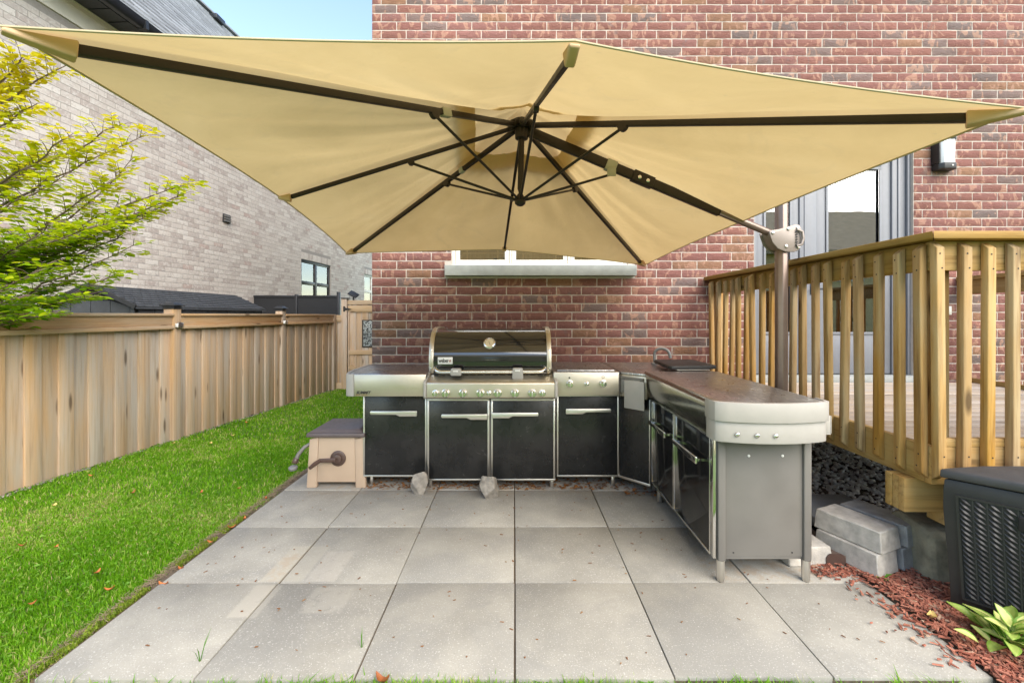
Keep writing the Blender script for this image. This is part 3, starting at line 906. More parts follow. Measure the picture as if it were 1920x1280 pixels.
    MB().add([rp(Y0-.3, 0), rp(Y1+.3, 0), rp(Y1+.3, S), rp(Y0-.3, S), rp(Y1+.3, 2*S, -2*p*S), rp(Y0-.3, 2*S, -2*p*S)], [(0,1,2,3), (3,2,4,5)]).build('roof', M['shingle'], h)
    VV = []; FF = []; RR = []
    step = .15
    k = 0
    while k*step < S - .02:
        s0, s1 = k*step, min(S, k*step + step*1.02)
        u = Y0 - .3 + (k % 3)*.11
        while u < Y1 + .3:
            u1 = u + .33
            b = len(VV)
            VV += [rp(u, s0, .042), rp(u1-.006, s0, .042), rp(u1-.006, s1, .012), rp(u, s1, .012), rp(u, s0, .006), rp(u1-.006, s0, .006)]
            FF += [(b, b+1, b+2, b+3), (b+4, b+5, b+1, b)]
            r_ = rng.random(); RR += [r_, r_]
            u = u1
        k += 1
    o = link('shingles', np_mesh('shingles', VV, FF, RR), M['shingle'], h, (0,0,0)); o['kind'] = 'stuff'
    m = MB()
    a = Vector(rp(Y0-.3, S)); b = Vector(rp(Y1+.3, S))
    m.bar(a + Vector((0,0,.03)), b + Vector((0,0,.03)), .26, .05); m.build('ridge_cap', M['shingle'], h)
    a = rp(13.3, S-.25, .12); MB().box(a[0]-.12, a[0]+.12, a[1]-.2, a[1]+.2, a[2]-.08, a[2]+.06).build('roof_vent', M['gutter'], h, .02)
    L = empty('wall_lamp', fr([6.2], [-.01], 2.6)[0], 'small white floodlight on the pale brick behind the tree', 'lamp')
    m = MB(); wb(m, 6.08, 6.26, 2.64, 2.70, -.16, -.02); m.build('hood', M['white'], L, .008)
    m = MB(); wb(m, 6.13, 6.21, 2.55, 2.75, -.0195, -.002); m.build('back_plate', M['white'], L, .003)
neighbour()

# ---------------------------------------------------------------- far houses, mirrored in the door glass and the grill lid
def far_house(x0, x1, y1, eave, ridge, label):
    h = empty('far_house', ((x0+x1)/2, y1-4, -.45), label, 'house', 'houses across the back yards')
    y0 = y1 - 9
    MB().box(x0, x1, y0, y1, -.4, eave).build('wall', M['farwall'], h)
    e = .5
    MB().add([(x0-e, y0-e, eave), (x1+e, y0-e, eave), (x1+e, y1+e, eave), (x0-e, y1+e, eave), (x0+4, (y0+y1)/2, ridge), (x1-4, (y0+y1)/2, ridge), (x0-e, y0-e, eave-.2), (x1+e, y0-e, eave-.2), (x1+e, y1+e, eave-.2), (x0-e, y1+e, eave-.2)],
             [(0,1,5,4),(1,2,5),(2,3,4,5),(3,0,4),(0,6,7,1),(1,7,8,2),(2,8,9,3),(3,9,6,0),(6,9,8,7)]).build('roof', M['farroof'], h)
    n = int((x1-x0)/3.2)
    for k in range(n):
        cx_ = x0 + (k+.5)*(x1-x0)/n
        for z in ((.9, 2.3),) if eave < 4 else ((.9, 2.3), (3.4, eave-.5)):
            wnd = MB().box(cx_-.8, cx_+.8, y1+.004, y1+.06, z[0], z[1]).build('window', M['winwhite'], h)
            MB().box(cx_-.7, cx_-.04, y1+.061, y1+.066, z[0]+.1, z[1]-.1).build('pane', M['glass'], wnd)
            MB().box(cx_+.04, cx_+.7, y1+.061, y1+.066, z[0]+.1, z[1]-.1).build('pane', M['glass'], wnd)
far_house(-9, 7, -17, 5.2, 8.8, 'yellow brick house with tan roof across the yard, reflected in the grill lid')
far_house(11, 29, -17, 5.2, 8.6, 'yellow brick house with tan roof across the yard, reflected in the patio door')

# ---------------------------------------------------------------- wooden fence
def fx(y): return -4.155 + .03*y
FA = math.atan(.03)
FROT = (0, 0, -FA)
FZT = 1.395
def fence():
    f = empty('wooden_fence', (fx(5.2), 5.2, -.1), 'weathered wooden privacy fence of upright boards along the lawn', 'fence')
    posts = [.65, 2.92, 5.19, 7.46, 9.42]
    pm = MB().box(-.058, .058, -.058, .058, 0, 1.0).mesh('post', (0,0,0), .004); pm.materials.append(M['fencez'])
    for y in posts:
        z0 = lawn_z(0, y) - .2; zt = 1.475
        if y == posts[-1]: zt = 1.40
        link('post', pm, None, f, (fx(y)+.012, y, z0), FROT, (1, 1, zt - z0))
        if y != posts[-1]:
            m = MB(); x = fx(y) + .012
            m.prism([(x-.066, y-.066), (x+.066, y-.066), (x+.066, y+.066), (x-.066, y+.066)], 1.452, 1.486)
            m.hexa([(x-.088, y-.088, 1.487), (x+.088, y-.088, 1.487), (x+.088, y+.088, 1.487), (x-.088, y+.088, 1.487)], [(x-.088, y-.088, 1.50), (x+.088, y-.088, 1.50), (x+.088, y+.088, 1.50), (x-.088, y+.088, 1.50)])
            m.hexa([(x-.08, y-.08, 1.501), (x+.08, y-.08, 1.501), (x+.08, y+.08, 1.501), (x-.08, y+.08, 1.501)], [(x-.04, y-.04, 1.535), (x+.04, y-.04, 1.535), (x+.04, y+.04, 1.535), (x-.04, y+.04, 1.535)])
            m.build('post_cap', M['capblack'], f, .003)
            if y < 5: continue
            lp = empty('post_light', (fx(y)+.09, y, 1.23), 'square silver solar light on the fence post in front of the shed' if y < 6 else 'square silver solar light on the fence post nearer the garden gate', 'light', 'solar lights on the fence posts')
            xx = fx(y) + .0705
            MB().box(xx, xx+.045, y-.04, y+.04, 1.235, 1.295).build('housing', M['satin'], lp, .006)
            MB().box(xx+.006, xx+.040, y-.047, y-.0405, 1.243, 1.287).build('lens', M['lens'], lp, .003)
            MB().box(xx+.012, xx+.03, y-.02, y+.02, 1.2955, 1.30).build('solar_cell', M['capblack'], lp)
    bm_ = [MB().box(-.010, .010, -w/2, w/2, 0, 1.0).mesh('board', (0,0,0), .003) for w in (.142, .136, .148)]
    for b in bm_: b.materials.append(M['fencez'])
    for a, b in zip(posts[:-1], posts[1:]):
        L = b - a - .116
        # cap, fascia and ledge
        for nm, x0, x1, z0, z1 in (('cap_rail', -.085, .085, 1.372, FZT+.006), ('fascia_board', .024, .058, 1.262, 1.3715), ('ledge', .020, .085, 1.222, 1.2615)):
            if nm == 'cap_rail' and False: pass
            m = MB()
            ya, yb = a + .0585, b - .0585
            m.hexa([(fx(ya)+x0, ya, z0), (fx(ya)+x1, ya, z0), (fx(yb)+x1, yb, z0), (fx(yb)+x0, yb, z0)], [(fx(ya)+x0, ya, z1), (fx(ya)+x1, ya, z1), (fx(yb)+x1, yb, z1), (fx(yb)+x0, yb, z1)])
            m.build(nm, M['fencey'], f, .004)
        ya, yb = a + .0585, b - .0585
        MB().hexa([(fx(ya)-.05, ya, .02), (fx(ya)-.012, ya, .02), (fx(yb)-.012, yb, .02), (fx(yb)-.05, yb, .02)], [(fx(ya)-.05, ya, .11), (fx(ya)-.012, ya, .11), (fx(yb)-.012, yb, .11), (fx(yb)-.05, yb, .11)]).build('rail', M['fencey'], f)
        n = 16 if L > 2 else 14
        p = L/n
        for k in range(n):
            y = a + .058 + (k+.5)*p
            front = k % 2 == 1
            z0 = lawn_z(0, y) + rng.uniform(-.02, .012)
            x = fx(y) + (.017 if front else .000) + rng.uniform(-.002, .002)
            link('board', rng.choice(bm_), None, f, (x, y, z0), (0, R(rng.uniform(-.15, .15)), -FA + R(rng.uniform(-.5, .5))), (1, (p*.98/.142) if front else p*1.32/.142, 1.235 - z0))
    # dark gravel strip at the foot
    pos = np.array([(fx(y) + .05 + nr.normal(0, .018), y, lawn_z(0, y) + .002) for y in nr.uniform(1.5, 9.4, 900)])
    g = scatter('gravel', *ICO, pos, nr.uniform(0, 6.3, 900), nr.uniform(0, 1, 900), nr.uniform(.007, .014, 900), M['footgravel'])
    setp(g, 'thin strip of gravel along the foot of the fence', 'gravel', kind='stuff')

def ico(sub=1):
    bm = bmesh.new(); bmesh.ops.create_icosphere(bm, subdivisions=sub, radius=1.0)
    V = [v.co[:] for v in bm.verts]; F = [[v.index for v in f.verts] for f in bm.faces]; bm.free()
    return V, F
ICO = ico(1)
ICO = ([(x*(1+.25*math.sin(7*x+3*y)), y*.85*(1+.2*math.sin(5*z+x)), z*.62) for x, y, z in ICO[0]], ICO[1])
fence()

def gate():
    g = empty('garden_gate', (-3.2, 9.9, -.2), 'wooden garden gate with black hinge and cut-out metal insert at the fence end', 'gate')
    Y = 9.55
    z0 = lawn_z(0, Y)
    def b(nm, x0, x1, y0, y1, za, zb, m=M['fencez'], bev=.003): return box(nm, m, g, x0, x1, y0, y1, za, zb, bev)
    # fixed panel beside the fence
    b('fascia_board', -3.862, -3.70, Y-.022, Y+.02, 1.235, 1.385, M['fencex'])
    for k in range(3): b('board', -3.86+k*.054, -3.86+k*.054+.050, Y-.008 + (k % 2)*.012, Y+.012+(k % 2)*.012, z0+.13, 1.234)
    b('bottom_rail', -3.862, -3.70, Y-.022, Y+.02, z0-.02, z0+.128, M['fencex'])
    # gate post with a flat cap
    b('post', -3.695, -3.578, Y-.06, Y+.055, z0-.1, 1.73)
    b('post_cap', -3.705, -3.54, Y-.07, Y+.065, 1.7305, 1.755, M['capblack'])
    # leaf
    X0, X1 = -3.562, -2.30
    b('top_rail', X0-.01, X1, Y-.03, Y+.02, 1.61, 1.70, M['fencex'])
    b('stile', X0, X0+.03, Y-.035, Y+.02, z0+.03, 1.45)
    b('rail', X0, X1, Y-.032, Y-.011, 1.45, 1.585, M['fencex'])
    b('rail', X0+.031, X1, Y-.032, Y-.011, .54, .635, M['fencex'])
    b('rail', X0+.031, X1, Y-.032, Y-.011, z0+.10, z0+.20, M['fencex'])
    x = X0 + .031; k = 0
    while x < X1 - .1:
        if not (x + .128 > -3.245 and x < -3.03):
            b('board', x, x+.130, Y-.010+(k % 2)*.007, Y+.012+(k % 2)*.007, z0+.05, 1.61)
        else:
            b('board', x, x+.130, Y-.010+(k % 2)*.007, Y+.012+(k % 2)*.007, z0+.05, .70)
            b('board', x, x+.130, Y-.010+(k % 2)*.007, Y+.012+(k % 2)*.007, 1.28, 1.61)
        x += .134; k += 1
    MB().bar((X0+.04, Y-.022, .30), (X0+.42, Y-.022, -.06), .09, .02, up=(0,1,0)).build('brace', M['fencex'], g)
    MB().box(X0-.09, X0-.05, Y-.068, Y-.061, 1.46, 1.57).prism([(X0-.05, 1.545), (X0-.05, 1.485), (X0+.09, 1.515)], Y-.068, Y-.061, 'y').build('hinge', M['blackpl'], g)
    # metal insert: frame and leafy cut-out sheet
    ix0, ix1, iz0, iz1 = -3.262, -3.01, .70, 1.28
    MB().box(ix0, ix1, Y-.03, Y-.012, iz0, iz0+.02).box(ix0, ix1, Y-.03, Y-.012, iz1-.02, iz1).box(ix0, ix0+.02, Y-.03, Y-.012, iz0+.02, iz1-.02).box(ix1-.02, ix1, Y-.03, Y-.012, iz0+.02, iz1-.02).build('insert_frame', M['blackpl'], g)
    m = MB()
    for i in range(160):
        cx_, cz_ = rng.uniform(ix0+.02, ix1-.02), rng.uniform(iz0+.02, iz1-.02)
        a = rng.uniform(0, math.pi); l, w = rng.uniform(.015, .03), rng.uniform(.004, .009)
        pts = [(l, 0), (l*.3, w), (-l, 0), (l*.3, -w)]
        pts = [(min(max(cx_ + p*math.cos(a) - q*math.sin(a), ix0+.01), ix1-.01), min(max(cz_ + p*math.sin(a) + q*math.cos(a), iz0+.01), iz1-.01)) for p, q in pts]
        m.prism(pts, Y-.024 + i*.00002, Y-.020 + i*.00002, 'y')
    m.build('insert_screen', M['blackpl'], g)
    s = empty('solar_lamp', (-3.44, Y, 1.70), 'small black solar panel lamp tilted on the gate top rail', 'lamp')
    MB().box(-3.47, -3.44, Y-.02, Y+.01, 1.7005, 1.78).build('stem', M['blackpl'], s)
    m = MB(); mm = Matrix.Translation((-3.455, Y, 1.83)) @ Matrix.Rotation(R(28), 4, 'Y') @ Matrix.Rotation(R(35), 4, 'X')
    m.box(-.10, .10, -.075, .075, -.012, .012, mm); m.build('solar_panel', M['capblack'], s, .003)
    p = empty('privacy_panel', (-5.0, 10.3, -.2), 'black vinyl privacy panel standing behind the wooden fence', 'fence')
    for a, c in ((-6.02, -5.07), (-5.01, -4.10)):
        box('panel', M['blackpanel'], p, a, c, 10.28, 10.31, .0, 1.79)
        MB().box(a, c, 10.26, 10.33, 1.791, 1.84).build('rail', M['blackpanel'], p, .004)
    for x in (-5.04, -4.07): MB().box(x-.029, x+.029, 10.25, 10.34, -.2, 1.86 + (.06 if x > -5 else 0)).build('post', M['blackpanel'], p, .004)
gate()

def shed():
    s = empty('garden_shed', (-5.0, 6.6, -.3), 'low dark slate shed with shingled roof behind the fence', 'shed')
    y0, y1 = 5.25, 8.0
    xe, xr, xl = -4.46, -5.02, -5.58
    ze, zr = 1.475, 1.735
    MB().prism([(xe-.05, -.3), (xe-.05, ze-.02), (xr, zr-.04), (xl+.05, ze-.02), (xl+.05, -.3)], y0+.05, y1-.05, 'y').build('wall', M['dark'], s)
    for j in range(4):          # stone-look panels on the gable and the long side
        z = .62 + j*.235
        x = xl + .06 + (j % 2)*.12 - .1
        while x < xe - .06:
            x1 = x + .235
            a, c = max(x, xl+.055), min(x1-.008, xe-.055)
            zt = z + .228
            lim = lambda q: zr - .045 - abs(q - xr)*(zr - ze)/(xe - xr)
            if c - a > .03 and z < min(lim(a), lim(c)):
                MB().prism([(a, z), (c, z), (c, min(zt, lim(c))), (a, min(zt, lim(a)))], y0+.03 + rng.uniform(0, .008), y0+.049, 'y').build('stone_panel', M['shed'], s)
            x = x1
        y = y0 + .06 + (j % 2)*.12 - .1
        while y < y1 - .06:
            a, c = max(y, y0+.055), min(y+.227, y1-.055)
            if c - a > .03 and z < ze - .03:
                box('stone_panel', M['shed'], s, xe-.049, xe-.03+rng.uniform(-.008, 0), a, c, z, min(z+.228, ze-.026))
            y += .235
    sl = (zr - ze)/(xr - xe)
    m = MB().hexa([(xe, y0, ze-.02), (xe, y1, ze-.02), (xr, y1, zr-.02), (xr, y0, zr-.02)], [(xe, y0, ze), (xe, y1, ze), (xr, y1, zr), (xr, y0, zr)])
    m.hexa([(xl, y0, ze-.02), (xr-.001, y0, zr-.02), (xr-.001, y1, zr-.02), (xl, y1, ze-.02)], [(xl, y0, ze), (xr-.001, y0, zr), (xr-.001, y1, zr), (xl, y1, ze)])
    rf = m.build('roof', M['shed'], s)
    VV = []; FF = []; RR = []
    n = 9; st = (xr - xe)/n
    for side in (1, -1):
        for k in range(n):
            for i in range(int((y1-y0)/.13)):
                ya = y0 + i*.13 + (k % 2)*.065; yb = min(ya + .122, y1)
                if yb - ya < .03: continue
                xa = xe + st*k if side == 1 else xl - st*k
                xb = xe + st*(k+1.1) if side == 1 else xl - st*(k+1.1)
                za, zb = ze + (zr-ze)*k/n, ze + (zr-ze)*min(1, (k+1.1)/n)
                if k == n-1: xb = xr; zb = zr
                b = len(VV)
                VV += [(xa, ya, za+.022), (xa, yb, za+.022), (xb, yb, zb+.006), (xb, ya, zb+.006), (xa, ya, za+.002), (xa, yb, za+.002)]
                FF += [(b, b+1, b+2, b+3), (b+4, b+5, b+1, b)]
                q = rng.random(); RR += [q, q]
    o = link('shingles', np_mesh('shingles', VV, FF, RR), M['shed'], rf, (0,0,0)); o['kind'] = 'stuff'
    MB().bar((xe, y0-.012, ze+.005), (xr, y0-.012, zr+.008), .05, .022, up=(0,1,0)).bar((xr, y0-.013, zr+.008), (xl, y0-.013, ze+.005), .05, .022, up=(0,1,0)).build('bargeboard', M['capblack'], s)
shed()
# ---------------------------------------------------------------- cantilever umbrella
RING = {'NL': (-1.333,1.154,2.111), 'NM': (.176,1.298,2.162), 'NR': (1.652,1.434,2.029), 'RM': (1.535,3.001,1.995), 'FR': (1.338,4.56,1.877), 'FM': (-.106,4.424,2.016), 'FL': (-1.615,4.28,1.959), 'LM': (-1.444,2.721,2.09)}
HUB = Vector((.047, 2.892, 2.623))
NRM = Vector((.023, .055, .998)).normalized()
def umbrella():
    u = empty('cantilever_umbrella', (1.80, 3.03, 0), 'large square tan cantilever umbrella with dark ribs over the patio', 'umbrella')
    order = ['NL', 'NM', 'NR', 'RM', 'FR', 'FM', 'FL', 'LM']
    ring = [Vector(RING[k]) for k in order]
    top = HUB + NRM*.035
    def cloth(name, t0, t1, lift, nt, ns, wr):
        V = []; F = []
        for i in range(8):
            A, B = ring[i], ring[(i+1) % 8]
            b = len(V)
            for a in range(nt+1):
                t = t0 + (t1-t0)*a/nt
                for c in range(ns+1):
                    s = c/ns
                    h = 4*s*(1-s)
                    E_ = A.lerp(B, s)
                    d_ = E_ - top
                    p = top + d_*t*(1 - .016*h*t*t)
                    p -= NRM*(.055*h*math.sin(math.pi*min(1, t*.92))**1.2)
                    q = p*2.2
                    wv = mnoise.noise(Vector((s*9 + i*5.1, t*1.3, i))) * .022 * h + mnoise.noise(Vector((s*20 + i*3.7, t*2.0, 9))) * .009*h + mnoise.noise(Vector((s*5 + i*2.3, t*7.0, 4))) * .006*h
                    p += NRM*(wv*wr*(t**.5)*(1 - t**10)) + NRM*(lift + .016*(1-t))
                    V.append(tuple(p))
            for a in range(nt):
                for c in range(ns):
                    k = b + a*(ns+1) + c
                    F.append((k, k+1, k+ns+2, k+ns+1))
        me = np_mesh(name, np.array(V) - np.array(HUB), F, None, True)
        bm = bmesh.new(); bm.from_mesh(me); bmesh.ops.remove_doubles(bm, verts=bm.verts, dist=.0006); bmesh.ops.recalc_face_normals(bm, faces=bm.faces); bm.to_mesh(me); bm.free()
        return link(name, me, M['canopy'], u, HUB)
    cl = cloth('canopy', .20, 1.0, .018, 26, 22, 1.0)
    cloth('vent_cap', .0, .285, .060, 8, 10, .4)
    # hem piping round the edge
    m = MB()
    for i in range(8):
        A, B = ring[i], ring[(i+1) % 8]
        pts = []
        for c in range(13):
            s = c/12; h = 4*s*(1-s); d_ = A.lerp(B, s) - top
            p = top + d_*(1 - .016*h) - NRM*(.055*h*math.sin(math.pi*.92)**1.2) + NRM*.018
            pts.append(p)
        m.tube(pts, .0042, 6)
    m.build('hem', M['hem'], cl)
    down = HUB - NRM*.51
    rib_t = {'NL': .335, 'NR': .335, 'LM': .47, 'FL': .335, 'FR': .325, 'RM': .455, 'NM': .45, 'FM': .46}
    def on(k, t, off=0.0): return HUB.lerp(Vector(RING[k]), t) - NRM*off
    for k in order:
        corner = k in ('NL', 'NR', 'FL', 'FR')
        if k != 'RM':
            w, h = (.019, .030) if corner else (.015, .024)
            rb = MB().bar(on(k, .03, .012), on(k, .95, .012), w*1.35, h, up=NRM).build('rib', M['bronze'], u, .003)
            # canvas pocket over the rib end
            a, b = on(k, .935 if corner else .95, .010), on(k, 1.0, -.004)
            t = (b-a).normalized(); s_ = NRM.cross(t).normalized()
            wd = .030 if corner else .020
            m = MB()
            m.hexa([a - s_*wd*.8 - NRM*.034, a + s_*wd*.8 - NRM*.034, b + s_*.016 - NRM*.004, b - s_*.016 - NRM*.004], [a - s_*wd*1.2 + NRM*.014, a + s_*wd*1.2 + NRM*.014, b + s_*.018 + NRM*.008, b - s_*.018 + NRM*.008])
            m.build('corner_pocket', M['pocket'], cl, .006)
        # strut from the lower hub, with its pivot
        e = on(k, rib_t[k], .032) if k != 'RM' else Vector((.66, 2.938, 2.315))
        st = MB().tube([down + (e-down).normalized()*.02, e], .0085, 8).build('strut', M['bronze'], u, smooth=50)
        t = (Vector(RING[k]) - HUB).normalized(); s_ = NRM.cross(t).normalized()
        if k != 'RM':
            r_ = .028 if corner else .022
            MB().lathe([(r_*.6, -.014), (r_, -.013), (r_, .013), (r_*.6, .014)], e + NRM*.006, s_, 16).build('pivot', M['bronze'], st, smooth=40)
    # hub, centre tube, lower hub
    MB().lathe([(.03, -.105), (.042, -.10), (.045, -.03), (.062, -.025), (.066, .0), (.058, .018), (.03, .02)], HUB, NRM, 18).build('hub', M['bronze'], u, smooth=40)
    m = MB()
    for k in order:
        t = (Vector(RING[k]) - HUB).normalized()
        m.bar(HUB + t*.045, HUB + t*.095, .040, .040, up=NRM)
    m.build('hub_socket', M['bronze'], u, .004)
    MB().tube([HUB - NRM*.10, HUB - NRM*.43, HUB - NRM*.46, HUB - NRM*.50], [.019, .019, .010, .010], 14).build('centre_tube', M['bronze'], u, smooth=40)
    MB().lathe([(.012, .05), (.02, .04), (.028, .02), (.036, .0), (.034, -.018), (.02, -.03), (.008, -.034)], down, NRM, 16).build('lower_hub', M['bronze'], u, smooth=50)
    # main arm to the mast
    J = Vector((1.815, 3.03, 1.905))
    a0 = HUB - NRM*.045 + Vector((.03, 0, 0))
    dirn = (J - a0).normalized()
    MB().bar(a0, a0 + dirn*1.40, .036, .060).build('arm', M['bronze'], u, .005)
    MB().tube([a0 + dirn*1.401, J - dirn*.085], .024, 14).build('arm_tube', M['mast'], u, smooth=40)
    c = a0 + dirn*.83
    br = MB().bar(c - dirn*.075, c + dirn*.075, .052, .072).build('bracket', M['bronze'], u, .004)
    for q in (-.03, .03):
        MB().lathe([(.012, 0), (.012, .006), (.006, .008)], c + dirn*q + Vector((0, -.026, -.004)), (0, -1, 0), 12).build('bolt', M['chrome'], br)
    cs = a0 + dirn*.60
    MB().bar(cs - dirn*.035, cs + dirn*.035, .046, .072).box(cs.x-.03, cs.x+.028, cs.y-.030, cs.y-.026, cs.z-.075, cs.z-.02).build('strap', M['strap'], u, .004)
    cs = on('NL', .30, .012); t = (Vector(RING['NL'])-HUB).normalized()
    MB().bar(cs - t*.03, cs + t*.03, .036, .046, up=NRM).build('strap', M['strap'], u, .003)
    cs = on('FL', .26, .012); t = (Vector(RING['FL'])-HUB).normalized()
    MB().bar(cs - t*.02, cs + t*.02, .03, .04, up=NRM).build('strap', M['strap'], u, .003)
    # mast
    mx, my = 1.815, 3.03
    MB().tube([(mx, my, .06), (mx, my, 2.24)], .047, 8, flat=.85).build('mast', M['mast'], u, .006)
    MB().lathe([(.05, 0), (.05, .02), (.03, .035)], (mx, my, 2.24), (0,0,1), 12).build('mast_cap', M['blackpl'], u)
    # cast pivot housing round the mast
    prof = [(-.120,.045), (-.112,.012), (-.095,-.035), (-.06,-.075), (-.01,-.097), (.05,-.098), (.082,-.085), (.10,-.03), (.102,.05), (.085,.083), (.052,.085), (.02,.075), (-.05,.055)]
    hz = MB().prism([(mx+px, 1.90+pz) for px, pz in prof], my-.062, my-.051, 'y').prism([(mx+px, 1.90+pz) for px, pz in prof], my+.051, my+.062, 'y').prism([(mx+px*.90, 1.90+pz*.90) for px, pz in prof], my-.051, my+.051, 'y').build('pivot_housing', M['joint'], u, .006)
    for q in ((-.095, .03), (.01, .055), (.072, .062), (.075, -.065), (-.005, -.06)):
        MB().lathe([(.011, 0), (.011, .005), (.006, .008)], (mx+q[0], my-.0625, 1.90+q[1]), (0, -1, 0), 10).build('bolt', M['satin'], hz)
    m = MB().tube([(mx+.062, my-.068, 1.95), (mx+.094, my-.075, 1.935), (mx+.100, my-.075, 1.89), (mx+.090, my-.075, 1.85), (mx+.062, my-.068, 1.84)], .009, 8); m.build('grip', M['joint'], hz, smooth=50)
    for k in range(6): MB().lathe([(.006, 0), (.006, .008)], (mx+.062, my-.0625, 1.85+k*.017), (0,-1,0), 8).build('tooth', M['blackpl'], hz)
    # crossed steel foot under the paving weights
    MB().box(mx-.045, mx+.045, 2.46, 3.60, .004, .05).box(mx-.55, mx-.046, my-.045, my+.045, .004, .05).box(mx+.046, mx+.42, my-.045, my+.045, .004, .05).box(mx-.10, mx+.10, my-.10, my+.10, .051, .066).build('cross_foot', M['mast'], u, .004)
    pr = [(-.052, 0)] + [(-.052 + .104*k/10, .062 + .0*(k) - (.022 if k in (0, 10) else .008 if k in (1, 9) else 0)) for k in range(11)] + [(.052, 0)]
    MB().prism([(mx-.045+px, .004+pz) for px, pz in pr], 2.452, 2.459, 'y').build('foot_plate', M['crank'], u)
umbrella()

# ---------------------------------------------------------------- lettering
def text_mesh(body, size, depth=.001, shear=0.0, bold=0.0, width=1.0):
    cu = bpy.data.curves.new('lettering', 'FONT'); cu.body = body; cu.size = size; cu.extrude = depth; cu.shear = shear; cu.offset = bold
    cu.align_x = 'LEFT'; cu.resolution_u = 3; cu.space_character = width
    o = bpy.data.objects.new('lettering', cu); col.objects.link(o)
    bpy.context.view_layer.update()
    me = bpy.data.meshes.new_from_object(o.evaluated_get(bpy.context.evaluated_depsgraph_get()))
    bpy.data.objects.remove(o); return me

# ---------------------------------------------------------------- gas grill with its side cabinets
def bar_handle(parent, x0, x1, z, Y, thick_right, mat=None):
    """flat stainless pull whose one end is deeper"""
    h = .030; k = .45
    if thick_right:
        poly = [(x0+.006, z), (x1-.004, z), (x1, z-.006), (x1, z-h-.010), (x1-.006, z-h-.014), (x0+(x1-x0)*(1-k)+.03, z-h-.014), (x0+(x1-x0)*(1-k), z-h), (x0+.006, z-h), (x0, z-h+.008), (x0, z-.008)]
    else:
        poly = [(x0+.004, z), (x1-.006, z), (x1, z-.008), (x1, z-h+.008), (x1-.006, z-h), (x0+(x1-x0)*k, z-h), (x0+(x1-x0)*k-.03, z-h-.014), (x0+.006, z-h-.014), (x0, z-h-.010), (x0, z-.006)]
    o = MB().prism(poly, Y-.052, Y-.032, 'y').build('handle', M['satin'], parent, .006, 3)
    MB().box(x0+.02, x0+.045, Y-.0325, Y-.001, z-.024, z-.008).box(x1-.045, x1-.02, Y-.0325, Y-.001, z-.024, z-.008).build('handle_stem', M['satin'], parent)
    return o

def door_front(parent, x0, x1, z0, z1, Y, t=.014, mat=None):
    d_ = box('door', mat or M['door'], parent, x0+t, x1-t, Y-.012, Y+.006, z0+t, z1-t, .002)
    MB().box(x0, x1, Y-.016, Y+.004, z0, z0+t-.0005).box(x0, x1, Y-.016, Y+.004, z1-t+.0005, z1).box(x0, x0+t-.0005, Y-.016, Y+.004, z0+t, z1-t).box(x1-t+.0005, x1, Y-.016, Y+.004, z0+t, z1-t).build('trim', M['satin'], d_, .002)
    return d_

def foot(parent, x, y, h=.085, r=.017):
    MB().lathe([(r*.85, 0), (r*.95, .006), (r*.95, .012), (r, .014), (r, h), (r*.9, h+.002)], (x, y, 0.0), (0,0,1), 14).build('leg', M['satin'], parent, smooth=40)

def knob(parent, x, y, z, r, ax=(0, -1, 0)):
    k = MB().lathe([(r, 0), (r, .005), (r*.93, .009), (r*.80, .010), (r*.78, .030), (r*.70, .034), (r*.2, .036)], (x, y, z), ax, 22).build('knob', M['chrome'], parent, smooth=35)
    MB().box(x-r*.13, x+r*.13, y-.041, y-.0345, z-r*.62, z+r*.62).build('pointer', M['satin'], k, .002)

